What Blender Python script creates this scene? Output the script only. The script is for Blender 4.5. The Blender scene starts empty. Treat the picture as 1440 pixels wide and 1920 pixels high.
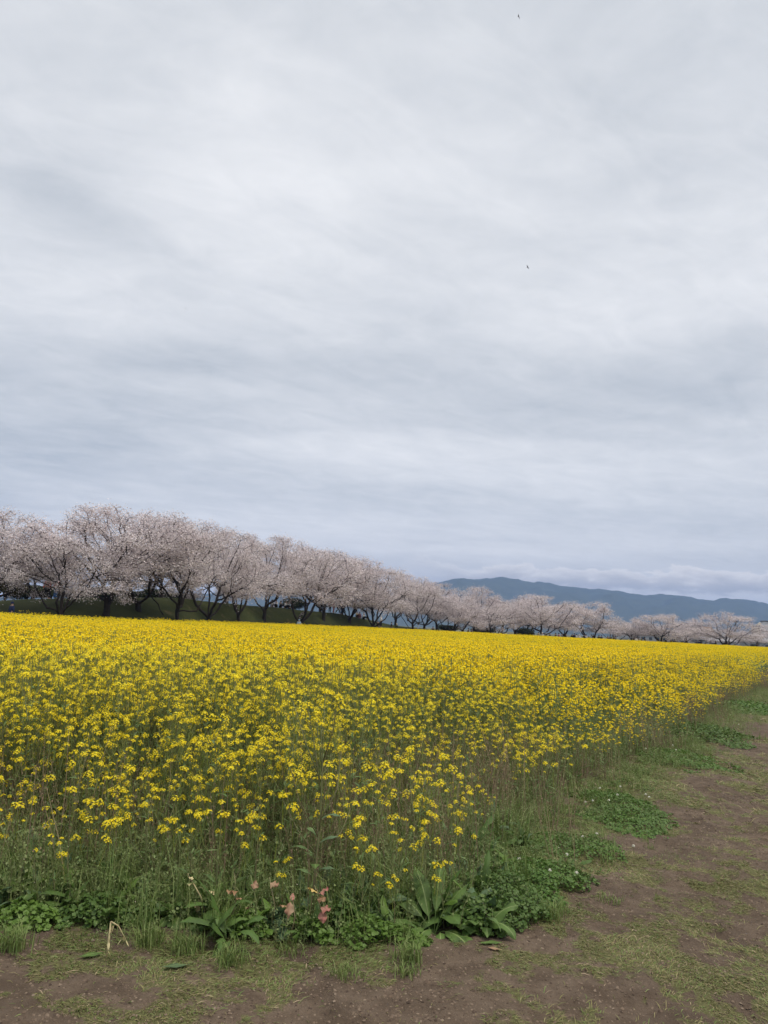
import bpy, math, random
import numpy as np
from mathutils import Vector, Matrix
random.seed(7); RNG = np.random.default_rng(11)
S = bpy.context.scene
C = S.collection
rad = math.radians

# ------------------------------------------------------------------ camera
F = 1442.0; H = 1.55; PITCH = rad(8.33); ROLL = rad(3.0)      # focal in photo pixels, eye height
r0 = np.array([1., 0, 0]); fw = np.array([0, math.cos(PITCH), math.sin(PITCH)]); u0 = np.cross(r0, fw)
cr = math.cos(ROLL)*r0 + math.sin(ROLL)*u0; cu = -math.sin(ROLL)*r0 + math.cos(ROLL)*u0
cam = bpy.data.cameras.new("camera"); co = bpy.data.objects.new("camera", cam); C.objects.link(co)
m = Matrix.Identity(4)
for i in range(3):
    m[i][0] = cr[i]; m[i][1] = cu[i]; m[i][2] = -fw[i]
m[2][3] = H
co.matrix_world = m
cam.sensor_fit = 'VERTICAL'; cam.sensor_height = 24.0; cam.sensor_width = 18.0
cam.lens = 24.0*F/1920.0
cam.clip_start = 0.05; cam.clip_end = 40000
S.camera = co

def ray(px, py):
    return fw + (px-720)/F*cr + (960-py)/F*cu
def on_ground(px, py, z=0.0):
    d = ray(px, py); t = (z-H)/d[2]
    return d*t + np.array([0, 0, H])
def at_depth(px, py, Y):
    d = ray(px, py); t = Y/d[1]
    return d*t + np.array([0, 0, H])

# ------------------------------------------------------------------ exposure
S.view_settings.view_transform = 'Standard'; S.view_settings.look = 'None'
S.view_settings.exposure = 0.62; S.view_settings.gamma = 1.0
S.view_settings.use_curve_mapping = False

# ------------------------------------------------------------------ sun (soft, behind overcast)
SUN_EL, SUN_AZ = rad(62), rad(115)          # azimuth measured from +Y towards +X
sl = bpy.data.lights.new("sun", 'SUN'); sl.energy = 1.5; sl.angle = rad(18); sl.color = (1, .90, .76)
so = bpy.data.objects.new("sun", sl); C.objects.link(so)
sd = Vector((math.sin(SUN_AZ)*math.cos(SUN_EL), math.cos(SUN_AZ)*math.cos(SUN_EL), math.sin(SUN_EL)))
so.rotation_euler = sd.to_track_quat('Z', 'Y').to_euler()

# ------------------------------------------------------------------ world: overcast sky
W = bpy.data.worlds.new("World"); S.world = W; W.use_nodes = True
nt = W.node_tree
class NB:
    """tiny node expression builder"""
    def __init__(s, tree): s.t = tree; s.n = tree.nodes; s.l = tree.links
    def _in(s, sock, v):
        if hasattr(v, 'links'): s.l.new(v, sock)
        else: sock.default_value = v
    def node(s, typ, **kw):
        n = s.n.new(typ)
        for k, v in kw.items(): setattr(n, k, v)
        return n
    def m(s, op, a, b=0.0, c=0.0, clamp=False):
        n = s.n.new('ShaderNodeMath'); n.operation = op; n.use_clamp = clamp
        s._in(n.inputs[0], a); s._in(n.inputs[1], b); s._in(n.inputs[2], c); return n.outputs[0]
    def sep(s, v):
        n = s.n.new('ShaderNodeSeparateXYZ'); s.l.new(v, n.inputs[0]); return n.outputs
    def comb(s, x, y, z):
        n = s.n.new('ShaderNodeCombineXYZ'); s._in(n.inputs[0], x); s._in(n.inputs[1], y); s._in(n.inputs[2], z); return n.outputs[0]
    def noise(s, vec, scale, detail=4, rough=.5, dist=0.0, out=0):
        n = s.n.new('ShaderNodeTexNoise'); s.l.new(vec, n.inputs['Vector'])
        n.inputs['Scale'].default_value = scale; n.inputs['Detail'].default_value = detail
        n.inputs['Roughness'].default_value = rough; n.inputs['Distortion'].default_value = dist
        return n.outputs[out]
    def ss(s, v, a, b, lo=0.0, hi=1.0):
        n = s.n.new('ShaderNodeMapRange'); n.interpolation_type = 'SMOOTHSTEP'
        s._in(n.inputs[0], v); s._in(n.inputs[1], a); s._in(n.inputs[2], b)
        n.inputs[3].default_value = lo; n.inputs[4].default_value = hi; return n.outputs[0]
    def mix(s, f, a, b, blend='MIX'):
        n = s.n.new('ShaderNodeMix'); n.data_type = 'RGBA'; n.blend_type = blend
        s._in(n.inputs[0], f)
        for sock, v in ((n.inputs[6], a), (n.inputs[7], b)):
            if hasattr(v, 'links'): s.l.new(v, sock)
            else: sock.default_value = (*v, 1)
        return n.outputs[2]
b = NB(nt); bg = nt.nodes['Background']
tc = b.node('ShaderNodeTexCoord').outputs['Generated']
X, Y, Z = b.sep(tc)
zc = b.m('MAXIMUM', Z, 0.0)
den = b.m('ADD', zc, 0.10)
U = b.m('DIVIDE', X, den); V = b.m('DIVIDE', Y, den)
pv = b.comb(U, V, 0.0)
el = b.m('MULTIPLY', b.m('ARCSINE', Z), 57.2958)
az = b.m('MULTIPLY', b.m('ARCTAN2', X, Y), 57.2958)
# stratus sheet: streaks wide across the view, thin in depth
tilt = b.comb(b.m('ADD', b.m('MULTIPLY', U, .30), b.m('MULTIPLY', V, .06)),
              b.m('ADD', b.m('MULTIPLY', V, .85), b.m('MULTIPLY', U, .22)), 3.7)
n1 = b.noise(tilt, 1.15, 5, .45, .35)
n2 = b.noise(b.comb(b.m('MULTIPLY', U, .7), b.m('MULTIPLY', V, 1.3), 9.1), 2.6, 6, .55, .5)
n3 = b.noise(b.comb(b.m('ADD', U, b.m('MULTIPLY', V, .35)), b.m('SUBTRACT', V, b.m('MULTIPLY', U, .2)), 1.7), 11.0, 6, .6, .6)
n4 = b.noise(b.comb(b.m('ADD', b.m('MULTIPLY', U, .9), b.m('MULTIPLY', V, .5)), b.m('SUBTRACT', b.m('MULTIPLY', V, 1.6), b.m('MULTIPLY', U, .9)), 6.3), 3.4, 6, .6, .9)
val = b.m('ADD', b.m('MULTIPLY', b.m('SUBTRACT', n1, .5), 1.55), .52)
val = b.m('ADD', val, b.m('MULTIPLY', b.m('SUBTRACT', n2, .5), .55))
val = b.m('ADD', val, b.m('MULTIPLY', b.m('SUBTRACT', n3, .5), .32))
val = b.m('ADD', val, b.m('MULTIPLY', b.m('SUBTRACT', n4, .5), .75))
waz = b.m('ADD', az, b.m('MULTIPLY', b.m('SUBTRACT', n2, .5), 9.0))
wel = b.m('ADD', el, b.m('MULTIPLY', b.m('SUBTRACT', n1, .5), 9.0))
def px_dir(px, py):
    d = ray(px, py); d = d/np.linalg.norm(d)
    return math.degrees(math.atan2(d[0], d[1])), math.degrees(math.asin(d[2]))
# broad bright openings and darker rolls of this particular sky (amount, centre, widths in degrees)
for amt, px, py, sa, se, sl_ in [(.34, 470, 300, 11, 7, .0), (.26, 1180, 590, 9, 2.6, .15), (.24, 430, 790, 12, 2.8, -.1),
                            (-.30, 330, 690, 15, 1.9, .05), (-.22, 900, 440, 11, 3.0, .12), (-.20, 120, 390, 9, 2.0, -.2),
                            (-.26, 1330, 120, 11, 9, 0), (.16, 900, 850, 13, 1.8, -.12), (-.18, 1250, 760, 12, 2.2, .1),
                            (.22, 300, 960, 22, 1.5, 0), (.2, 1000, 1020, 16, 1.4, 0), (-.1, 60, 880, 10, 2.0, 0), (-.14,650,900,10,1.3,-.1)]:
    a0, e0 = px_dir(px, py)
    da = b.m('SUBTRACT', waz, a0); de = b.m('SUBTRACT', b.m('SUBTRACT', wel, e0), b.m('MULTIPLY', da, sl_))
    q = b.m('ADD', b.m('POWER', b.m('DIVIDE', b.m('ABSOLUTE', da), sa), 2.0), b.m('POWER', b.m('DIVIDE', b.m('ABSOLUTE', de), se), 2.0))
    val = b.m('ADD', val, b.m('MULTIPLY', b.m('EXPONENT', b.m('MULTIPLY', q, -1.0)), amt))
val = b.m('ADD', b.m('MULTIPLY', val, 1.0), 0.0, clamp=True)
cloud = b.mix(val, (3.65, 3.9, 4.2), (6.1, 6.15, 6.25))
# paler strip over the horizon
cloud = b.mix(b.ss(el, 9.0, 1.0, 0, .55), cloud, (6.8, 6.45, 6.1))
# bank of low cumulus above the hills on the right
cn = b.noise(b.comb(b.m('MULTIPLY', az, .30), b.m('MULTIPLY', el, .75), 5.0), 1.0, 6, .6, .3)
cn2 = b.noise(b.comb(b.m('MULTIPLY', az, .55), b.m('MULTIPLY', el, 1.7), 2.0), 1.0, 5, .6, .3)
top = b.m('ADD', 4.55, b.m('MULTIPLY', b.m('SUBTRACT', cn, .45), 4.2))
bot = b.m('ADD', 3.25, b.m('MULTIPLY', b.m('SUBTRACT', cn2, .5), 1.5))
mk = b.m('MULTIPLY', b.ss(b.m('SUBTRACT', top, el), -.05, .18), b.ss(b.m('SUBTRACT', el, bot), -.20, .35))
mk = b.m('MULTIPLY', mk, b.m('MULTIPLY', b.ss(az, -1.0, 9.0), b.ss(az, 75, 40)))
inside = b.m('DIVIDE', b.m('SUBTRACT', el, bot), b.m('SUBTRACT', top, bot))
ccol = b.mix(b.m('ADD', b.ss(inside, .15, 1.05), b.m('MULTIPLY', b.m('SUBTRACT', cn2, .5), .9), clamp=True), (3.5, 3.4, 3.45), (7.3, 6.95, 6.65))
cloud = b.mix(b.m('MULTIPLY', mk, .85), cloud, ccol)
sky = b.node('ShaderNodeTexSky', sky_type='NISHITA')
sky.sun_disc = False; sky.sun_elevation = SUN_EL; sky.sun_rotation = SUN_AZ
below = b.ss(Z, -.02, .0)
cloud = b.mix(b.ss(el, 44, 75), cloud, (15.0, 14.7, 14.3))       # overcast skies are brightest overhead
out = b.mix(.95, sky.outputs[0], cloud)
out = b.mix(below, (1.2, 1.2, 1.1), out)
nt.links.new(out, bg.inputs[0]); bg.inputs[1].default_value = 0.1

# ------------------------------------------------------------------ helpers
def tag(o, label=None, cat=None, group=None, kind=None):
    if label: o['label'] = label
    if cat: o['category'] = cat
    if group: o['group'] = group
    if kind: o['kind'] = kind
    return o
def empty(name, loc, rz=0.0):
    o = bpy.data.objects.new(name, None); C.objects.link(o)
    o.location = loc; o.rotation_euler = (0, 0, rz); o.empty_display_size = .1
    return o
def mk_mesh(name, V_, Q, mats, mi=None, smooth=False):
    V_ = np.asarray(V_, dtype=np.float32).reshape(-1, 3); Q = np.asarray(Q, dtype=np.int32).reshape(-1, 4)
    me = bpy.data.meshes.new(name)
    me.vertices.add(len(V_)); me.vertices.foreach_set('co', V_.ravel())
    tri = Q[:, 3] < 0
    tot = np.where(tri, 3, 4).astype(np.int32)
    flat = Q.ravel() if not tri.any() else Q.ravel()[Q.ravel() >= 0]
    st = np.concatenate([[0], np.cumsum(tot)[:-1]]).astype(np.int32)
    me.loops.add(len(flat)); me.loops.foreach_set('vertex_index', flat)
    me.polygons.add(len(Q)); me.polygons.foreach_set('loop_start', st); me.polygons.foreach_set('loop_total', tot)
    for mm in mats: me.materials.append(mm)
    if mi is not None: me.polygons.foreach_set('material_index', np.asarray(mi, dtype=np.int32))
    if smooth: me.polygons.foreach_set('use_smooth', np.ones(len(Q), dtype=bool))
    me.update(calc_edges=True)
    return me
def obj(name, me, parent=None, link=True):
    o = bpy.data.objects.new(name, me)
    if link: C.objects.link(o)
    if parent is not None: o.parent = parent
    return o
class MB:
    def __init__(s): s.v = []; s.q = []; s.m = []; s.n = 0
    def add(s, v, q, mi=0):
        v = np.asarray(v, float).reshape(-1, 3); q = np.asarray(q, int).reshape(-1, 4)
        s.v.append(v); s.q.append(np.where(q < 0, q, q+s.n)); s.m.append(np.full(len(q), mi)); s.n += len(v)
    def mesh(s, name, mats, smooth=False):
        if not s.v: return mk_mesh(name, np.zeros((0, 3)), np.zeros((0, 4)), mats)
        return mk_mesh(name, np.concatenate(s.v), np.concatenate(s.q), mats, np.concatenate(s.m), smooth)
    def tube(s, P, R, sides=4, mi=0, cap=True):
        P = np.asarray(P, float); n = len(P); R = np.broadcast_to(R, (n,))
        T = np.gradient(P, axis=0); T /= np.linalg.norm(T, axis=1)[:, None]+1e-9
        ref = np.array([1., .13, .07]) if abs(T[0][0]) < .8 else np.array([.1, 1., .2])
        vs = []
        for i in range(n):
            a = np.cross(T[i], ref); a /= np.linalg.norm(a)+1e-9; c = np.cross(T[i], a)
            for k in range(sides):
                t = 2*math.pi*k/sides; vs.append(P[i]+R[i]*(a*math.cos(t)+c*math.sin(t)))
        q = [[i*sides+k, i*sides+(k+1) % sides, (i+1)*sides+(k+1) % sides, (i+1)*sides+k] for i in range(n-1) for k in range(sides)]
        if cap and sides == 4: q += [[3, 2, 1, 0], [(n-1)*4+k for k in range(4)]]
        elif cap:
            for base, rev in ((0, True), ((n-1)*sides, False)):
                for k in range(1, sides-1):
                    q.append([base, base+k+1, base+k, -1] if rev else [base, base+k, base+k+1, -1])
        s.add(vs, q, mi)
    def ribbon(s, P, Wd, side, mi=0):
        P = np.asarray(P, float); n = len(P); side = np.asarray(side, float); Wd = np.broadcast_to(Wd, (n,))
        v = np.concatenate([P-side*Wd[:, None]/2, P+side*Wd[:, None]/2]); q = [[i, i+1, n+i+1, n+i] for i in range(n-1)]
        s.add(v, q, mi)
    def box(s, c, d, mi=0, rz=0.0):
        x, y, z = [k/2 for k in d]
        v = np.array([[sx*x, sy*y, sz*z] for sz in (-1, 1) for sx, sy in ((-1, -1), (1, -1), (1, 1), (-1, 1))])
        cz, sz_ = math.cos(rz), math.sin(rz); v = np.stack([v[:, 0]*cz-v[:, 1]*sz_, v[:, 0]*sz_+v[:, 1]*cz, v[:, 2]], 1)+np.array(c)
        s.add(v, [[3, 2, 1, 0], [4, 5, 6, 7], [0, 1, 5, 4], [1, 2, 6, 5], [2, 3, 7, 6], [3, 0, 4, 7]], mi)
    def leaf(s, base, azm, elev, L, Wd, droop=1.2, wave=.12, fold=.35, seg=9, mi=0, ri=None, petiole=.12, lobes=0, rs=None, twist=0.0):
        rs = rs or random
        h = np.array([math.cos(azm), math.sin(azm), 0.]); p = np.array(base, float); sp = [p.copy()]; dirs = []
        for i in range(seg):
            e = elev-droop*(i/seg)**1.3; d = h*math.cos(e)+np.array([0, 0, math.sin(e)]); dirs.append(d); p = p+d*L/seg; sp.append(p.copy())
        dirs.append(dirs[-1]); sp = np.array(sp); ts = np.linspace(0, 1, seg+1)
        ph = rs.random()*6; side0 = np.array([-h[1], h[0], 0]); V_ = []
        cols = [-1, -.5, -.07, .07, .5, 1]
        for i, t in enumerate(ts):
            tt = max(0, (t-petiole)/(1-petiole))
            w = Wd/2*(math.sin(math.pi*min(1, tt**.8))**.75 if tt > 0 else 0)
            if i == seg: w = 0
            if lobes: w *= .72+.28*math.cos(tt*math.pi*2*lobes+ph)
            w = max(w, Wd*.02)
            a = twist*t; nrm = np.cross(dirs[i], side0); sd_ = side0*math.cos(a)+nrm*math.sin(a); nm = np.cross(sd_, dirs[i])
            for c in cols:
                wv = wave*Wd*abs(c)**1.5*math.sin(t*13+ph+(2.1 if c < 0 else 0))*(0.4+.6*tt)
                V_.append(sp[i]+sd_*c*w+nm*(fold*abs(c)*w+wv*min(1, w/(Wd*.2))))
        nc = len(cols); q = []; mm = []
        for i in range(seg):
            for k in range(nc-1):
                q.append([i*nc+k, i*nc+k+1, (i+1)*nc+k+1, (i+1)*nc+k]); mm.append(ri if (k == 2 and ri is not None) else mi)
        V_ = np.array(V_); q = np.array(q); mm = np.array(mm)
        s.v.append(V_); s.q.append(q+s.n); s.m.append(mm); s.n += len(V_)
    def rleaf(s, c, nrm, size, mi=0, k=5, asp=1.0):
        """small rounded leaf as a tri fan with a slight cup"""
        nrm = np.asarray(nrm, float); nrm = nrm/(np.linalg.norm(nrm)+1e-9)
        a = np.cross(nrm, [.3, .2, 1.]); a /= np.linalg.norm(a)+1e-9; c2 = np.cross(nrm, a)
        v = [np.array(c)]
        for i in range(k):
            t = 2*math.pi*i/k; v.append(np.array(c)+size/2*(a*math.cos(t)*asp+c2*math.sin(t))+nrm*size*.12)
        s.add(v, [[0, 1+i, 1+(i+1) % k, -1] for i in range(k)], mi)

def noise2(x, y, seed=0):
    """value noise in numpy, smooth, ~[0,1]"""
    x = np.asarray(x, float); y = np.asarray(y, float)
    xi = np.floor(x).astype(np.int64); yi = np.floor(y).astype(np.int64); fx = x-xi; fy = y-yi
    fx = fx*fx*(3-2*fx); fy = fy*fy*(3-2*fy)
    def hsh(a, b_):
        n = (a*374761393+b_*668265263+seed*974711+1013904223) & 0x7fffffff
        n = ((n ^ (n >> 13))*1274126177) & 0x7fffffff
        return ((n ^ (n >> 16)) & 0xffff)/65535.0
    return (hsh(xi, yi)*(1-fx)+hsh(xi+1, yi)*fx)*(1-fy)+(hsh(xi, yi+1)*(1-fx)+hsh(xi+1, yi+1)*fx)*fy
def fbm(x, y, seed=0, o=4):
    s_ = 0; a = .5; tot = 0
    for k in range(o):
        s_ = s_+a*noise2(x*2**k+k*17.3, y*2**k-k*9.1, seed+k); tot += a; a *= .5
    return s_/tot
def sstep(v, a, b_):
    t = np.clip((v-a)/(b_-a), 0, 1); return t*t*(3-2*t)

# ------------------------------------------------------------------ materials
def leafy(name, cols, rough=.6, trans=.25, scale=None, spec=.3, objrand=False, noise_col=None):
    """cols: list of linear colours spread at random over the islands of a mesh"""
    ma = bpy.data.materials.new(name); ma.use_nodes = True; n = NB(ma.node_tree); p = ma.node_tree.nodes['Principled BSDF']
    g = n.node('ShaderNodeNewGeometry')
    r = n.node('ShaderNodeValToRGB'); r.color_ramp.interpolation = 'LINEAR'
    e = r.color_ramp.elements
    while len(e) < len(cols): e.new(.5)
    for i, c in enumerate(cols): e[i].position = i/max(1, len(cols)-1); e[i].color = (*c, 1)
    src = g.outputs['Random Per Island']
    if objrand:
        oi = n.node('ShaderNodeObjectInfo'); src = n.m('ADD', n.m('MULTIPLY', src, .6), n.m('MULTIPLY', oi.outputs['Random'], .4))
    n.l.new(src, r.inputs[0]); c = r.outputs[0]
    if noise_col is not None:
        nz = n.noise(g.outputs['Position'], noise_col[0], 3, .5)
        c = n.mix(n.ss(nz, .42, .68, 0, noise_col[2] if len(noise_col) > 2 else .8), c, noise_col[1])
    n.l.new(c, p.inputs['Base Color']); p.inputs['Roughness'].default_value = rough; p.inputs['Specular IOR Level'].default_value = spec
    if trans > 0:
        tr = n.node('ShaderNodeBsdfTranslucent'); n.l.new(c, tr.inputs[0]); mx = n.node('ShaderNodeMixShader'); mx.inputs[0].default_value = trans
        o_ = ma.node_tree.nodes['Material Output']; n.l.new(p.outputs[0], mx.inputs[1]); n.l.new(tr.outputs[0], mx.inputs[2]); n.l.new(mx.outputs[0], o_.inputs[0])
    return ma
def plain(name, col, rough=.8, var=.15, scale=6.0, spec=.3, bump=0.0):
    ma = bpy.data.materials.new(name); ma.use_nodes = True; n = NB(ma.node_tree); p = ma.node_tree.nodes['Principled BSDF']
    t = n.node('ShaderNodeTexCoord').outputs['Object']; nz = n.noise(t, scale, 5, .6)
    c = n.mix(nz, tuple(max(0, k*(1-var*2)) for k in col), tuple(min(1, k*(1+var*2)) for k in col))
    n.l.new(c, p.inputs['Base Color']); p.inputs['Roughness'].default_value = rough; p.inputs['Specular IOR Level'].default_value = spec
    if bump:
        bn = n.node('ShaderNodeBump'); bn.inputs['Strength'].default_value = bump; n.l.new(nz, bn.inputs['Height']); n.l.new(bn.outputs[0], p.inputs['Normal'])
    return ma
M = {}
M['petal'] = leafy('petal_yellow', [(.88, .67, .008), (.95, .78, .012), (.92, .70, .008), (.94, .82, .03)], .55, .3)
M['petal_far'] = leafy('petal_yellow_distant', [(.74, .55, .006), (.92, .71, .008), (.95, .78, .012), (.84, .64, .008), (.93, .73, .012)], .6, .3)
M['bud'] = leafy('bud_green', [(.30, .33, .05), (.20, .27, .04)], .6, .2)
M['stem'] = leafy('stem_green', [(.14, .20, .055), (.19, .25, .08), (.22, .24, .10), (.16, .14, .08)], .6, .1, objrand=True)
M['stem_low'] = leafy('stem_purple_brown', [(.16, .10, .07), (.20, .16, .09), (.15, .18, .07), (.22, .16, .11)], .7, .0, objrand=True)
M['leaf'] = leafy('leaf_green', [(.09, .16, .045), (.13, .21, .07), (.17, .24, .09)], .5, .3)
M['pod'] = leafy('pod_green', [(.14, .20, .05), (.20, .23, .08), (.22, .18, .09)], .6, .2)
M['dock'] = leafy('dock_leaf', [(.06, .12, .025), (.10, .17, .04), (.08, .145, .035)], .55, .25, spec=.25, noise_col=(14, (.05, .085, .025)))
M['rib'] = leafy('leaf_rib', [(.15, .21, .07), (.20, .25, .09)], .5, .1)
M['bluegreen'] = leafy('bluegreen_leaf', [(.07, .13, .06), (.11, .17, .085)], .6, .2, noise_col=(18, (.06, .10, .04)))
M['mint'] = leafy('round_weed_leaf', [(.08, .15, .025), (.13, .22, .04), (.10, .18, .03)], .5, .3)
M['clover'] = leafy('clover_leaf', [(.065, .135, .025), (.10, .19, .035), (.08, .155, .03), (.14, .22, .05)], .5, .3, noise_col=(3, (.10, .15, .05), .5))
M['herb'] = leafy('herb_leaf', [(.05, .10, .02), (.085, .15, .03), (.065, .125, .025), (.12, .18, .045)], .5, .3)
M['weed'] = leafy('weed_leaf', [(.11, .17, .045), (.17, .23, .08), (.21, .25, .10), (.13, .19, .055)], .6, .3, objrand=True)
M['weedflower'] = leafy('weed_flower_pale', [(.45, .40, .30), (.55, .48, .42), (.38, .30, .28)], .7, .2)
M['dry'] = leafy('dry_stalk', [(.24, .17, .11), (.30, .23, .14), (.19, .13, .09), (.34, .28, .16)], .8, .1, objrand=True)
M['grass'] = leafy('grass_blade', [(.13, .14, .045), (.18, .18, .06), (.24, .22, .09), (.30, .26, .13), (.19, .15, .08), (.10, .12, .035)], .6, .25)
M['grass_green'] = leafy('grass_blade_green', [(.10, .17, .04), (.16, .22, .06), (.21, .25, .09), (.12, .19, .045)], .6, .25)
M['straw'] = leafy('straw', [(.32, .25, .16), (.24, .18, .12), (.40, .32, .2)], .8, .0)
M['wilt_tan'] = leafy('withered_tan_leaf', [(.36, .22, .12), (.42, .27, .16)], .6, .25, noise_col=(25, (.28, .15, .08)))
M['wilt_pink'] = leafy('withered_pink_leaf', [(.36, .16, .12), (.42, .23, .17)], .6, .25, noise_col=(22, (.42, .12, .12)))
M['wilt_brown'] = leafy('withered_brown_leaf', [(.27, .18, .10), (.38, .27, .17)], .6, .25, noise_col=(22, (.34, .15, .10)))
M['wilt_yellow'] = leafy('withered_yellow_leaf', [(.62, .45, .10), (.66, .50, .22)], .6, .25, noise_col=(20, (.55, .36, .12)))
M['wilt_cream'] = leafy('withered_cream', [(.52, .46, .22), (.60, .52, .30), (.40, .40, .15)], .6, .2, noise_col=(25, (.40, .30, .16)))
M['white'] = leafy('clover_flower_white', [(.70, .70, .60), (.6, .58, .5)], .7, .2)
M['bark'] = plain('cherry_bark', (.030, .024, .022), .9, .35, 5.0, bump=.6)
M['blossom'] = leafy('cherry_blossom', [(.48, .41, .425), (.70, .625, .64), (.84, .79, .79), (.58, .50, .51)], .7, .28, noise_col=(.9, (.42, .35, .345), .4))
M['bank'] = None

# ------------------------------------------------------------------ layout functions
EDGE = np.array([(-900, 50), (0, 50), (150, 50), (340, 58), (560, 88), (700, 105), (860, 125), (1060, 130), (1200, 140), (1440, 150), (2200, 170)], float)
BANKH = np.array([(-900, 1.6), (0, 1.75), (60, 2.1), (150, 2.4), (350, 3.0), (480, 2.9), (540, 3.0), (640, 2.8), (700, 2.2), (750, 1.5), (830, 1.0), (900, .75), (980, .6), (2000, .55)], float)
def pxof(x, y): return 720+F*np.asarray(x)/np.maximum(np.asarray(y), .5)
def edge_d(px): return np.interp(px, EDGE[:, 0], EDGE[:, 1])
def ground_z(x, y):
    x = np.asarray(x, float); y = np.asarray(y, float); px = pxof(x, y); e = edge_d(px)
    hb = np.interp(px, BANKH[:, 0], BANKH[:, 1])+.25*(fbm(x/9, y/9, 5)-.5)*(px < 950)
    z = hb*sstep(y, e+.5, e+11)*(1-.8*sstep(y, e+45, e+80))*(y > 5)
    z = z+(fbm(x*1.3, y*1.3, 3, 4)-.5)*.05*(y < 60)-(.02)+(fbm(x*6.5, y*6.5, 14, 3)-.5)*.030*(np.hypot(x, y) < 14)-.022*sstep(fbm(x*3.1+9, y*2.3, 18, 2), .62, .72)*(np.hypot(x, y) < 14)
    z = z+(fbm(x/40, y/40, 8, 3)-.5)*1.0*sstep(np.hypot(x, y), 220, 600)
    return z
RE = np.array([(-.6, 2.), (.0, 4.1), (.62, 4.5), (.95, 5.7), (2.1, 8.1), (4.3, 11.5), (10.1, 21.6), (13.4, 27), (30, 54), (62, 104), (92, 152), (140, 230)], float)  # right edge of the crop
def edge_x(y): return np.interp(y, RE[:, 1], RE[:, 0])
FRONT = 4.25
def inward(x, y):
    """distance from the crop's front and right margins, positive inside"""
    x = np.asarray(x, float); y = np.asarray(y, float)
    wob = (fbm(x*.9, y*.9, 21, 3)-.5)*.5
    return np.minimum(y-FRONT+wob*.5, (edge_x(y)-x)*.84+wob)

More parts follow.
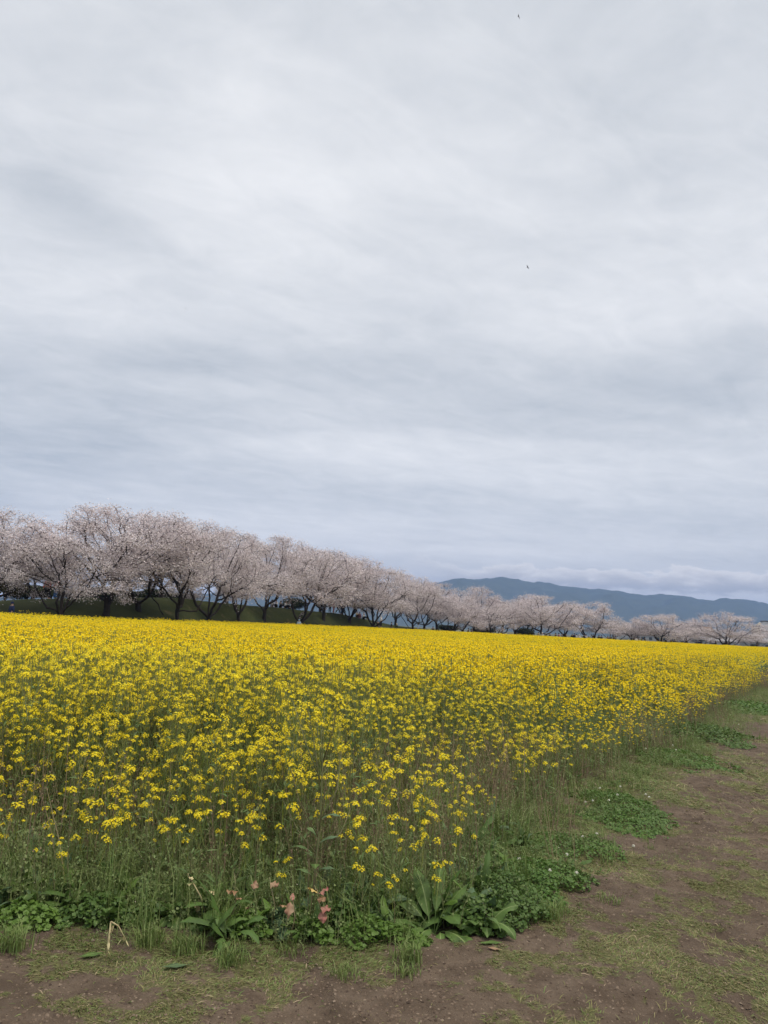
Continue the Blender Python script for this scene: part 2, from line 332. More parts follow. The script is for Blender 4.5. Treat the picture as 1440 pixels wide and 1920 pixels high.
# ------------------------------------------------------------------ ground sheet
def build_ground():
    ang = np.concatenate([np.arange(-32, 32, .35), np.arange(32, 328, 4.)]); ang = np.radians(ang)
    rr = np.concatenate([[.4], np.geomspace(1.0, 12, 250)[:-1], np.geomspace(12, 9000, 260)])
    A, R_ = np.meshgrid(ang, rr); X_ = np.sin(A)*R_; Y_ = np.cos(A)*R_
    Z_ = ground_z(X_, Y_); n, k = X_.shape
    V_ = np.stack([X_, Y_, Z_], -1).reshape(-1, 3); V_ = np.vstack([V_, [[0, 0, 0]]])
    i = np.arange(n-1)[:, None]*k; j = np.arange(k)[None]; j2 = (j+1) % k
    Q = np.stack([i+j, i+j2, i+k+j2, i+k+j], -1).reshape(-1, 4)[:, ::-1]
    cen = [[len(V_)-1, (a+1) % k, a, -1] for a in range(k)]
    Q = np.vstack([Q, cen])
    ma = bpy.data.materials.new('ground'); ma.use_nodes = True; nb = NB(ma.node_tree); p = ma.node_tree.nodes['Principled BSDF']
    g = nb.node('ShaderNodeNewGeometry').outputs['Position']
    def att(nm):
        a = nb.node('ShaderNodeAttribute'); a.attribute_name = nm; return a.outputs['Fac']
    big = nb.noise(g, .9, 5, .6); mid = nb.noise(g, 7, 6, .65); fine = nb.noise(g, 60, 5, .7)
    streak = nb.noise(nb.comb(nb.m('MULTIPLY', nb.sep(g)[0], 1.0), nb.m('MULTIPLY', nb.sep(g)[1], 3.0), 0.), 9, 5, .7)
    dirt = nb.mix(nb.ss(mid, .3, .7), (.088, .064, .045), (.155, .117, .086))
    dirt = nb.mix(nb.ss(big, .35, .7, 0, .6), dirt, (.058, .041, .030))
    dirt = nb.mix(nb.ss(fine, .60, .78, 0, .35), dirt, (.24, .19, .15))
    dirt = nb.mix(nb.ss(fine, .42, .25, 0, .5), dirt, (.05, .035, .028))
    gr_ = nb.mix(nb.ss(fine, .3, .7), (.075, .080, .030), (.145, .150, .060))
    gf = nb.m('ADD', nb.m('MULTIPLY', att('grassy'), 1.0), nb.m('MULTIPLY', nb.m('SUBTRACT', streak, .5), 1.1))
    col = nb.mix(nb.ss(gf, .42, .66, 0, .8), dirt, gr_)
    soil = nb.mix(mid, (.045, .040, .022), (.10, .07, .045))
    col = nb.mix(att('crop'), col, soil)
    bankc = nb.mix(nb.noise(g, .35, 6, .65), (.022, .034, .011), (.070, .076, .028))
    bankc = nb.mix(nb.ss(nb.noise(g, .9, 4, .6), .58, .75, 0, .6), bankc, (.13, .10, .055))
    bankc = nb.mix(nb.ss(nb.noise(g, 4, 5, .7), .5, .8, 0, .7), bankc, (.02, .035, .012))
    col = nb.mix(att('bank'), col, bankc)
    farc = nb.mix(nb.noise(g, .01, 3, .5), (.06, .08, .035), (.13, .12, .08))
    col = nb.mix(att('far'), col, farc)
    nb.l.new(col, p.inputs['Base Color']); p.inputs['Roughness'].default_value = .95; p.inputs['Specular IOR Level'].default_value = .15
    hgt = nb.m('ADD', nb.m('MULTIPLY', mid, .6), nb.m('ADD', nb.m('MULTIPLY', fine, .25), nb.m('MULTIPLY', nb.noise(g, 22, 4, .6), .3)))
    bn = nb.node('ShaderNodeBump'); bn.inputs['Strength'].default_value = 1.0; bn.inputs['Distance'].default_value = .05
    nb.l.new(hgt, bn.inputs['Height']); nb.l.new(bn.outputs[0], p.inputs['Normal'])
    me = mk_mesh('ground', V_, Q, [ma], smooth=True)
    x, y = V_[:, 0], V_[:, 1]; px = pxof(x, y); e = edge_d(px); inw = inward(x, y)
    att_ = {'crop': sstep(inw, -.3, .25)*(1-sstep(y, e-1, e+1)),
            'bank': sstep(y, e-1, e+1)*(1-sstep(np.hypot(x, y), 250, 320)),
            'far': sstep(np.hypot(x, y), 250, 320),
            'grassy': np.clip(grassy(x, y), 0, 1)}
    for k_, v_ in att_.items():
        a = me.attributes.new(k_, 'FLOAT', 'POINT'); a.data.foreach_set('value', v_.astype(np.float32))
    tag(obj('ground', me), 'trodden brown earth and patchy grass running round the flower field', kind='structure')
BARE = [(on_ground(a_, c_), w_, h_, k_) for a_, c_, w_, h_, k_ in ((690, 1880, .32, .20, .9), (880, 1860, .30, .2, .55), (560, 1905, .2, .12, .4), (830, 1785, .25, .10, .6), (640, 1805, .20, .06, .5), (110, 1835, .22, .09, .7), (40, 1895, .25, .12, .6), (250, 1860, .10, .12, .5),
    (960, 1750, .26, .12, .7), (1130, 1745, .22, .16, .5), (1190, 1655, .24, .28, .7), (1150, 1690, .2, .16, .5), (1235, 1585, .30, .50, .9), (1290, 1530, .28, .6, .6), (1330, 1470, .35, .9, .7), (1400, 1400, .6, 1.6, .7), (1440, 1370, .8, 2., .7), (1050, 1850, .30, .14, .5), (1300, 1800, .16, .08, .35), (1400, 1520, .2, .4, .35))]
def grassy(x, y):
    """cover of trampled grass on the path, 0..1"""
    d = -inward(x, y); n = fbm(x*1.6+5, y*1.4, 31, 4); n2 = fbm(x*7, y*6, 37, 3)
    g = .47+.20*sstep(x, .2, 1.2)+(n-.5)*1.35+(n2-.5)*1.3+(fbm(x*19, y*17, 39, 2)-.5)*.9+.30*np.exp(-((d-.30)/.30)**2)
    for p_, w_, h_, k_ in BARE: g = g-k_*np.exp(-((x-p_[0])/w_)**2-((y-p_[1])/h_)**2)
    g = g-.25*sstep(y, 12, 30)*np.exp(-((d-2.4)/1.0)**2)
    return np.clip(g, 0, 1)
build_ground()

# ------------------------------------------------------------------ mountains
def build_mountains():
    prof = np.array([(-1200, 1050), (-500, 1090), (0, 1118), (200, 1122), (400, 1112), (560, 1106), (700, 1098), (780, 1095), (830, 1090), (870, 1084), (890, 1086), (930, 1082.5), (975, 1086), (1000, 1092), (1012, 1090), (1040, 1097), (1075, 1099),
                     (1100, 1103), (1130, 1106), (1160, 1110), (1190, 1112), (1210, 1115), (1240, 1113), (1265, 1116), (1290, 1119), (1310, 1124), (1338, 1126), (1350, 1124), (1368, 1122), (1390, 1122), (1410, 1126), (1440, 1132), (1600, 1150), (1900, 1158), (2400, 1150)], float)
    pxs = np.arange(-1200, 2400, 6.0); py = np.interp(pxs, prof[:, 0], prof[:, 1]); D = 5200.
    xs = []; hs = []
    for a, b_ in zip(pxs, py):
        p_ = at_depth(a, b_, D); xs.append(p_[0]); hs.append(p_[2])
    xs = np.array(xs); hs = np.array(hs)
    depth = np.linspace(0, 1, 60)                      # 0 foot .. .6 ridge .. 1 back
    T, Xg = np.meshgrid(depth, xs, indexing='ij'); Hg = np.broadcast_to(hs, T.shape)
    yy = D-1900+T/.62*1900
    k = T/.62; prof_ = np.where(k < 1, .12*k+.88*sstep(k, 0, 1)**.9, 1-.8*sstep(k, 1, 1.7))
    gul = (fbm(Xg/260, yy/520, 41, 5)-.5); rid = np.abs(fbm(Xg/420+3, yy/900, 44, 4)-.5)*2
    z = Hg*prof_*(1+(gul*.55-rid*.35-.04)*np.sin(np.pi*np.clip(k, 0, 1))**.8)+(fbm(Xg/90, yy/90, 47, 3)-.5)*22*(k > .1)+(fbm(Xg/30, yy/60, 49, 2)-.5)*9
    s_ = yy/D; X_ = Xg*s_
    V_ = np.stack([X_, yy, np.where(T == 0, -5, z)], -1).reshape(-1, 3); n, kk = T.shape
    i = np.arange(n-1)[:, None]*kk; j = np.arange(kk-1)[None]
    Q = np.stack([i+j, i+j+1, i+kk+j+1, i+kk+j], -1).reshape(-1, 4)
    ma = bpy.data.materials.new('forested_hill'); ma.use_nodes = True; nb = NB(ma.node_tree); p = ma.node_tree.nodes['Principled BSDF']
    g = nb.node('ShaderNodeNewGeometry').outputs['Position']
    c = nb.mix(nb.noise(g, .012, 6, .65), (.012, .024, .012), (.085, .10, .05)); nb.l.new(c, p.inputs['Base Color']); p.inputs['Roughness'].default_value = 1; p.inputs['Specular IOR Level'].default_value = 0
    me = mk_mesh('mountains', V_, Q, [ma], smooth=True)
    tag(obj('mountain_range', me), 'long blue forested mountain ridge on the horizon', kind='structure')
build_mountains()

# ------------------------------------------------------------------ point instancing of unlinked sources (for stuff only)
def scatter(name, sources, P, rot, scl, vid, label):
    col = bpy.data.collections.new(name+'_sources')
    for i, me in enumerate(sources):
        col.objects.link(bpy.data.objects.new('source_%03d' % i, me))
    pm = bpy.data.meshes.new(name); pm.vertices.add(len(P)); pm.vertices.foreach_set('co', np.asarray(P, np.float32).ravel())
    a = pm.attributes.new('rot', 'FLOAT_VECTOR', 'POINT'); a.data.foreach_set('vector', np.asarray(rot, np.float32).ravel())
    a = pm.attributes.new('scl', 'FLOAT_VECTOR', 'POINT'); a.data.foreach_set('vector', np.asarray(scl, np.float32).ravel())
    a = pm.attributes.new('vid', 'INT', 'POINT'); a.data.foreach_set('value', np.asarray(vid, np.int32))
    o = obj(name, pm)
    g = bpy.data.node_groups.new(name, 'GeometryNodeTree')
    g.interface.new_socket('Geometry', in_out='INPUT', socket_type='NodeSocketGeometry'); g.interface.new_socket('Geometry', in_out='OUTPUT', socket_type='NodeSocketGeometry')
    N = g.nodes; L = g.links
    gi = N.new('NodeGroupInput'); go = N.new('NodeGroupOutput'); ip = N.new('GeometryNodeInstanceOnPoints'); ci = N.new('GeometryNodeCollectionInfo')
    ci.inputs['Collection'].default_value = col; ci.inputs['Separate Children'].default_value = True; ci.inputs['Reset Children'].default_value = True
    def na(nm, t, outn):
        n = N.new('GeometryNodeInputNamedAttribute'); n.data_type = t; n.inputs['Name'].default_value = nm; return n.outputs['Attribute']
    L.new(gi.outputs[0], ip.inputs['Points']); L.new(ci.outputs[0], ip.inputs['Instance']); ip.inputs['Pick Instance'].default_value = True
    L.new(na('vid', 'INT', 0), ip.inputs['Instance Index'])
    e2r = N.new('FunctionNodeEulerToRotation'); L.new(na('rot', 'FLOAT_VECTOR', 0), e2r.inputs[0]); L.new(e2r.outputs[0], ip.inputs['Rotation'])
    L.new(na('scl', 'FLOAT_VECTOR', 0), ip.inputs['Scale']); L.new(ip.outputs[0], go.inputs[0])
    md = o.modifiers.new('scatter', 'NODES'); md.node_group = g
    tag(o, label, kind='stuff')
    return o

# ------------------------------------------------------------------ rapeseed
def flower(mb, c, nrm, size, rs, mi=0):
    nrm = nrm/np.linalg.norm(nrm); a = np.cross(nrm, [.31, .17, .93]); a /= np.linalg.norm(a)+1e-9; d = np.cross(nrm, a); ph = rs.random()*6.28
    v = [c]; q = []
    for k in range(4):
        t = ph+k*math.pi/2; e = a*math.cos(t)+d*math.sin(t); f = np.cross(nrm, e); base = len(v)
        tip = c+e*size*.52+nrm*size*(.10*rs.random())
        v += [c+e*size*.33-f*size*.20+nrm*size*.08, tip, c+e*size*.33+f*size*.20+nrm*size*.08]
        q.append([0, base, base+1, base+2])
    mb.add(v, q, mi)
def head_mesh(rs, lod=0):
    """one flower head; origin at its base. materials: petal, bud, pod"""
    mb = MB(); n = rs.randint(9, 17); R_ = .010+.0008*n; tall = rs.uniform(.6, 1.3)
    for i in range(n):
        u = (i+.5)/n; th = i*2.4+rs.uniform(-.3, .3); ph = math.acos(1-u*1.05)
        d = np.array([math.sin(ph)*math.cos(th), math.sin(ph)*math.sin(th), math.cos(ph)*tall])
        c = np.array([0, 0, .012])+d*R_*rs.uniform(.8, 1.15)
        flower(mb, c, d+np.array([0, 0, .5]), rs.uniform(.012, .0165), rs, 0)
    mb.tube([(0, 0, -.125), (0, 0, .015+R_*tall*.5)], [.0016, .001], 3, 1, False)
    for i in range(4):
        c = np.array([rs.uniform(-.006, .006), rs.uniform(-.006, .006), .014+R_*tall*rs.uniform(.8, 1.05)]); mb.rleaf(c, (rs.uniform(-1, 1), rs.uniform(-1, 1), 1), .006, 1, 4)
    for i in range(rs.randint(3, 9)):                   # pods under the head
        z = -rs.uniform(.01, .12); th = rs.random()*6.28; h = np.array([math.cos(th), math.sin(th), 0]); L = rs.uniform(.02, .045)
        p0 = np.array([0, 0, z]); mb.ribbon([p0, p0+h*.014+[0, 0, .006], p0+h*.022+[0, 0, .006+L]], [.001, .002, .0015], np.cross(h, [0, 0, 1]), 2)
    return mb
PM = [M['petal'], M['bud'], M['pod']]
rs = random.Random(3)
HEADS_MB = [head_mesh(rs) for _ in range(10)]
HEADS = [h.mesh('flower_head', PM) for h in HEADS_MB]
def plant_plan(height, rs, nh):
    """stem mesh builder + head placements + leaf mesh"""
    st = MB(); lf = MB(); heads = []
    lean = np.array([rs.uniform(-.12, .12), rs.uniform(-.12, .12), 0])*height
    def spine(t): return np.array([0, 0, height*t])+lean*t**1.6
    ts = np.linspace(0, 1, 6); P = np.array([spine(t) for t in ts])
    st.tube(P[:4], np.linspace(.0042, .003, 4), 3, 1, False); st.tube(P[3:], np.linspace(.003, .0018, 3), 3, 0, False)
    heads.append((P[-1], 0., 0.))
    for k in range(nh-1):
        t0 = rs.uniform(.30, .90); th = k*2.4+rs.uniform(-.5, .5); h = np.array([math.cos(th), math.sin(th), 0]); p0 = spine(t0)
        L = (1-t0)*height*rs.uniform(.35, 1.0)+.03; out_ = L*rs.uniform(.28, .62)
        p2 = p0+h*out_+np.array([0, 0, L]); p1 = p0+h*out_*.7+np.array([0, 0, L*.42])
        st.tube([p0, p1, p2], [.0022, .0018, .0012], 3, 0, False); heads.append((p2, rs.uniform(-.3, .3), rs.uniform(-.3, .3)))
    for k in range(int(height*12)+3):
        t0 = rs.uniform(.08, .85); th = rs.random()*6.28
        L = rs.uniform(.05, .10)*(1.25-t0*.6); lf.leaf(spine(t0), th, rs.uniform(.2, 1.1), L, L*.22, rs.uniform(.5, 1.6), .05, .3, 3, 0, None, .05, rs=rs)
    for k in range(int(height*26)):                     # thin seed pods along the stems
        p0 = spine(rs.uniform(.45, .95)); th = rs.random()*6.28; h = np.array([math.cos(th), math.sin(th), 0]); L = rs.uniform(.025, .05)
        st.ribbon([p0, p0+h*.015+[0, 0, .01], p0+h*.024+[0, 0, .01+L]], [.001, .002, .0012], np.cross(h, [0, 0, 1]), 2)
    return st, lf, heads
SM = [M['stem'], M['stem_low'], M['pod']]
HC = [.38, .62, .85, 1.02]
PLANS = []                                              # (class, stem mesh, leaf mesh, heads, full mesh)
ALLM = [M['petal'], M['bud'], M['pod'], M['stem'], M['stem_low'], M['leaf']]
rs = random.Random(5)
for ci_, h_ in enumerate(HC):
    for k in range(4):
        st, lf, heads = plant_plan(h_, rs, rs.randint(*((4, 6), (5, 10), (8, 13), (9, 14))[ci_]))
        hd = [(p, a, c, rs.randrange(10), rs.uniform(.55, 1.15)) for p, a, c in heads]
        full = MB()
        for v, q, mi in zip(st.v, st.q, st.m):
            pass
        vs = np.concatenate(st.v); qs = np.concatenate(st.q); ms = np.concatenate(st.m)
        full.v.append(vs); full.q.append(qs); full.m.append(np.array([3, 4, 2])[ms]); full.n = len(vs)
        lv = np.concatenate(lf.v); full.v.append(lv); full.q.append(np.concatenate(lf.q)+full.n); full.m.append(np.full(len(full.q[-1]), 5)); full.n += len(lv)
        for p, a, c, hi, sc in hd:
            hb = HEADS_MB[hi]; hv = np.concatenate(hb.v)*sc; hq = np.concatenate(hb.q)
            R3 = np.array((Matrix.Rotation(a, 3, 'X') @ Matrix.Rotation(c, 3, 'Y')))
            full.v.append(hv @ R3.T+p); full.q.append(np.where(hq < 0, hq, hq+full.n)); full.m.append(np.concatenate(hb.m)); full.n += len(hv)
        PLANS.append((ci_, st.mesh('stem', SM), lf.mesh('leaf', [M['leaf']]), hd, full.mesh('rapeseed_full', ALLM)))
def mid_plant(height, rs):
    mb = MB(); nh = rs.randint(6, 12)
    mb.tube([(0, 0, 0), (rs.uniform(-.03, .03), rs.uniform(-.03, .03), height*.6), (rs.uniform(-.06, .06), rs.uniform(-.06, .06), height)], [.006, .005, .003], 3, 3, False)
    for k in range(nh):
        r_ = rs.uniform(.0, .16); th = rs.random()*6.28; z = height*(1-rs.random()**1.5*.38)
        c = np.array([math.cos(th)*r_, math.sin(th)*r_, z])
        mb.ribbon([(c[0]*.3, c[1]*.3, z*.65), c], [.004, .003], (math.sin(th), -math.cos(th), 0), 3)
        for i in range(8):
            d = np.array([rs.gauss(0, 1), rs.gauss(0, 1), abs(rs.gauss(0, 1))]); d /= np.linalg.norm(d); mb_c = c+d*rs.uniform(.010, .023)
            mb.rleaf(mb_c, d+np.array([0, 0, .3]), rs.uniform(.016, .024), 0, 4)
    for k in range(8):
        th = rs.random()*6.28; p = np.array([rs.uniform(-.05, .05), rs.uniform(-.05, .05), height*rs.uniform(.2, .85)]); h = np.array([math.cos(th), math.sin(th), .6]); L = rs.uniform(.06, .11)
        mb.ribbon([p, p+h*L*.5, p+h*L+[0, 0, -.02]], [.004, .02, .003], np.cross(h, [0, 0, 1]), 5)
    return mb
MIDS = [mid_plant(h_, rs).mesh('rapeseed_mid', [M['petal_far'], M['bud'], M['pod'], M['stem'], M['stem_low'], M['leaf']]) for h_ in (.62, .62, .85, .85, 1.02, 1.02, 1.02, 1.02)]
def tile(rs, n, size, fs):
    mb = MB()
    for k in range(n):
        x, y = rs.uniform(-.6, .6)*size, rs.uniform(-.6, .6)*size; z = 1.02*(1-rs.random()**1.8*.33)*rs.uniform(.93, 1.05)
        for i in range(4):
            d = np.array([rs.gauss(0, 1), rs.gauss(0, 1), abs(rs.gauss(0, 1))]); d /= np.linalg.norm(d)
            mb.rleaf(np.array([x, y, z])+d*fs*.6, d, fs*rs.uniform(.8, 1.3), 0, 4)
        if k % 2 == 0: mb.ribbon([(x, y, .35), (x, y, z)], [.010, .006], (math.cos(k), math.sin(k), 0), 1)
    for k in range(int(n*.9)):
        x, y = rs.uniform(-.6, .6)*size, rs.uniform(-.6, .6)*size; z = rs.uniform(.35, .92); th = rs.random()*6.28; h = np.array([math.cos(th), math.sin(th), .8])
        mb.ribbon([(x, y, z), np.array([x, y, z])+h*.10], [.03, .02], np.cross(h, [0, 0, 1]), 2)
    return mb
TILES = [tile(rs, 46, 1.0, .034).mesh('rapeseed_tile', [M['petal_far'], M['stem'], M['leaf']]) for _ in range(6)]
TILES2 = [tile(rs, 80, 2.0, .060).mesh('rapeseed_tile_wide', [M['petal_far'], M['stem'], M['leaf']]) for _ in range(5)]

def build_crop():
    rng = np.random.default_rng(5)
    n = 90000; dmax = 30.
    # near and middle plants: uniform per square metre over y 4..30
    y = rng.uniform(FRONT-.1, dmax, n*2); x = rng.uniform(-.58, .60, n*2)*dmax*1.0
    area = (dmax-FRONT)*dmax*1.18
    keep = (np.abs(x) < .56*y+.8); x, y = x[keep], y[keep]
    inw = inward(x, y)
    dens = 180000/area                                  # plants / m2 before thinning
    clump = fbm(x*1.6, y*1.6, 51, 3)
    want = np.where(inw < 0, 0, 24+sstep(inw, .1, 1.0)*28+sstep(inw, 1.0, 3.0)*16)*np.clip(1+(clump-.5)*2.4*(1-sstep(inw, 2.5, 6)*.6), .1, 2.2)
    # bare-ish notch in the crop seen right of the middle, foreground
    gap = np.exp(-(((x-.05)/.35)**2+((y-6.1)/.7)**2)); want = want*(1-.6*gap)
    k = rng.random(len(x)) < want/dens; x, y, inw = x[k], y[k], inw[k]
    hgt = (.42+.58*sstep(inw, -.1, 1.9))*rng.normal(1, .13, len(x)); hgt = np.where(inw < 1.7, hgt*rng.uniform(.55, 1.22, len(x)), hgt); hgt = np.clip(hgt+.10*(fbm(x*.5, y*.5, 61, 3)-.5), .25, 1.22)
    # a stand of taller plants near the middle of the front edge
    hgt += .38*np.exp(-(((x-(-.05))/.95)**2+((y-4.95)/.40)**2))*rng.uniform(.3, 1.15, len(x)); hgt = np.clip(hgt, .22, 1.2)
    z = ground_z(x, y); d = np.hypot(x, y); o = np.argsort(d); x, y, z, hgt, d = x[o], y[o], z[o], hgt[o], d[o]
    cls = np.argmin(np.abs(hgt[:, None]-np.array(HC)[None]), 1); sc = hgt/np.array(HC)[cls]
    rz = rng.uniform(0, 6.283, len(x)); tx = rng.normal(0, .07, len(x)); ty = rng.normal(0, .07, len(x))
    # nearest 300: individual plants with their own stem, leaves and flower heads
    px = np.array([(x_*1.0)/y_ for x_, y_ in zip(x, y)])
    vis = np.where(np.abs(px) < .52)[0][:300]; isn = np.zeros(len(x), bool); isn[vis] = True
    protos = {}
    for i in vis:
        c = int(cls[i]); vi = c*4+int(rng.integers(4)); _, stm, lfm, hd, _f = PLANS[vi]
        root = empty('rapeseed_plant', (x[i], y[i], z[i]), rz[i]); root.rotation_euler = (tx[i], ty[i], rz[i]); root.scale = (sc[i],)*3
        tag(root, 'slender rapeseed plant with small yellow flower heads at the near edge of the field', 'rapeseed plant', 'rapeseed plants along the near edge of the field')
        if vi not in protos:
            ch = [obj('stem', stm, root), obj('foliage', lfm, root)]
            for p_, a, c_, hi, s_ in hd:
                h = obj('flower_head', HEADS[hi], root); h.location = p_; h.rotation_euler = (a, c_, 0); h.scale = (s_,)*3; ch.append(h)
            protos[vi] = ch
        else:
            for q in protos[vi]:
                w = q.copy(); C.objects.link(w); w.parent = root
    # the rest of the crop as one mass
    rest = ~isn; near = rest & (d < 9.5); mid = rest & (d >= 9.5)
    P = []; R3 = []; S3 = []; I = []
    def push(msk, vid):
        P.append(np.stack([x[msk], y[msk], z[msk]], 1)); R3.append(np.stack([tx[msk], ty[msk], rz[msk]], 1)); S3.append(np.repeat(sc[msk][:, None], 3, 1)); I.append(vid)
    push(near, cls[near]*4+rng.integers(0, 4, near.sum()))
    mb_ = 16; mc = cls[mid]; v = np.where(mc <= 1, rng.integers(0, 2, len(mc)), np.where(mc == 2, rng.integers(2, 4, len(mc)), rng.integers(4, 8, len(mc))))
    push(mid, mb_+v)
    P[-1] = P[-1]; S3[-1] = S3[-1]*np.where(mc == 0, .62, 1.)[:, None]
    # far tiles
    for (y0, y1, st_, base, nv) in ((dmax-.3, 70, .78, 24, 6), (70, 175, 1.45, 30, 5)):
        gy = np.arange(y0, y1, st_); gx = np.arange(-.62*y1, .62*y1, st_); GX, GY = np.meshgrid(gx, gy); GX = GX.ravel()+rng.uniform(-.3, .3, GX.size)*st_; GY = GY.ravel()+rng.uniform(-.3, .3, GY.size)*st_
        e = edge_d(pxof(GX, GY)); iw = inward(GX, GY); k = (np.abs(GX) < .58*GY+2) & (iw > .8) & (GY < e-.3); GX, GY, iw = GX[k], GY[k], iw[k]
        hz = np.clip(.80+.22*sstep(iw, .5, 2.5)+.34*(fbm(GX/2.2, GY/2.2, 71, 4)-.5)+rng.normal(0, .035, len(GX)), .5, 1.3)
        P.append(np.stack([GX, GY, ground_z(GX, GY)], 1)); R3.append(np.stack([GX*0, GX*0, rng.uniform(0, 6.28, len(GX))], 1)); S3.append(np.stack([GX*0+1, GX*0+1, hz], 1)); I.append(base+rng.integers(0, nv, len(GX)))
    # stray taller plants poking above the far margin
    sx = rng.uniform(-40, 90, 900); e = np.interp(720+F*sx/70, EDGE[:, 0], EDGE[:, 1])
    sy = rng.uniform(28, 130, 900); k = (inward(sx, sy) > 1) & (sy < edge_d(pxof(sx, sy))-.5); sx, sy = sx[k], sy[k]
    P.append(np.stack([sx, sy, ground_z(sx, sy)], 1)); R3.append(np.zeros((len(sx), 3))); S3.append(np.repeat(rng.uniform(1.02, 1.30, len(sx))[:, None], 3, 1)); I.append(16+rng.integers(4, 8, len(sx)))
    P = np.concatenate(P); R3 = np.concatenate(R3); S3 = np.concatenate(S3); I = np.concatenate(I)
    print('crop instances', len(P), 'near', near.sum(), 'mid', mid.sum())
    scatter('rapeseed_crop', [p[4] for p in PLANS]+MIDS+TILES+TILES2, P, R3, S3, I, 'dense mass of yellow rapeseed in flower filling the field behind the front plants')
build_crop()

# ------------------------------------------------------------------ weeds, stalks, grass (uncountable)
def weed_clump(rs, h, n=26, spread=.12, leaf=.014, flower_=.12):
    mb = MB()
    for k in range(n):
        x, y = rs.gauss(0, spread), rs.gauss(0, spread); hh = h*rs.uniform(.5, 1.1); lx, ly = rs.gauss(0, .25)*hh, rs.gauss(0, .25)*hh
        P = [np.array([x, y, 0]), np.array([x+lx*.3, y+ly*.3, hh*.55]), np.array([x+lx, y+ly, hh])]
        th = rs.random()*3.14; mb.ribbon(P, [.003, .0025, .0015], (math.cos(th), math.sin(th), 0), 0)
        for i in range(9):
            t = rs.uniform(.15, 1); p = P[0]*(1-t)+P[2]*t+np.array([rs.gauss(0, .015), rs.gauss(0, .015), 0])
            mb.rleaf(p, (rs.gauss(0, 1), rs.gauss(0, 1), 1.0), leaf*rs.uniform(.6, 1.5), 1, 4, rs.uniform(.4, 1))
        if rs.random() < flower_*.35: mb.rleaf(P[2], (rs.gauss(0, .5), rs.gauss(0, .5), 1), .010, 2, 4)
    return mb
def stalk_clump(rs, h, n=9):
    mb = MB()
    for k in range(n):
        x, y = rs.gauss(0, .08), rs.gauss(0, .08); hh = h*rs.uniform(.55, 1.1); lx, ly = rs.gauss(0, .14)*hh, rs.gauss(0, .14)*hh
        P = [np.array([x, y, 0]), np.array([x+lx*.4, y+ly*.4, hh*.55]), np.array([x+lx, y+ly, hh])]
        th = rs.random()*3.14; mb.ribbon(P, [.0045, .0035, .002], (math.cos(th), math.sin(th), 0), 0)
        for i in range(rs.randint(3, 12)):
            t = rs.uniform(.5, 1); p = P[1]*(1-t)+P[2]*t if t > .5 else P[1]; p = P[1]+(P[2]-P[1])*rs.random()
            mb.rleaf(p+np.array([rs.gauss(0, .008), rs.gauss(0, .008), 0]), (rs.gauss(0, 1), rs.gauss(0, 1), .4), .011*rs.uniform(.6, 1.6), 0, 4, .6)
    return mb
def grass_clump(rs, h, n=30, spread=.05, out=.6):
    mb = MB()
    for k in range(n):
        th = rs.random()*6.28; hh = h*rs.uniform(.5, 1.1); d = np.array([math.cos(th), math.sin(th), 0]); o_ = hh*rs.uniform(.1, out); p = np.array([rs.gauss(0, spread), rs.gauss(0, spread), 0])
        mb.ribbon([p, p+d*o_*.35+[0, 0, hh*.6], p+d*o_+[0, 0, hh*rs.uniform(.6, 1)]], [.004, .0035, .0008], (-d[1], d[0], 0), 0)
    return mb
rs = random.Random(17)
WEEDS = [weed_clump(rs, h).mesh('weed', [M['stem'], M['weed'], M['weedflower']]) for h in (.16, .20, .26, .32)]
STALKS = [stalk_clump(rs, h).mesh('stalk', [M['dry']]) for h in (.45, .6, .75, .35)]
GRASSC = [grass_clump(rs, h).mesh('grass_clump', [M['grass_green']]) for h in (.10, .16, .24, .35)]
def broad_clump(rs, h, n=14):
    mb = MB()
    for k in range(n):
        th = rs.random()*6.28; L = h*rs.uniform(.5, 1.2); mb.leaf((rs.gauss(0, .05), rs.gauss(0, .05), rs.uniform(0, h*.3)), th, rs.uniform(.2, 1.3), L, L*rs.uniform(.22, .40), rs.uniform(.6, 2.0), .12, .3, 6, 0, None, .15, rs=rs, lobes=rs.choice((0, 0, 2)), twist=rs.uniform(-.6, .6))
    return mb
rs = random.Random(29)
BROAD = [broad_clump(rs, h).mesh('broad_weed', [m_]) for h, m_ in ((.12, M['dock']), (.17, M['mint']), (.22, M['dock']), (.16, M['bluegreen']))]
def sample(n, y0, y1, fn, rng, xr=.56):
    y = rng.uniform(y0, y1, n); x = rng.uniform(-1, 1, n)*(xr*y1+.6); k = np.abs(x) < xr*y+.6; x, y = x[k], y[k]
    k = rng.random(len(x)) < fn(x, y); return x[k], y[k]
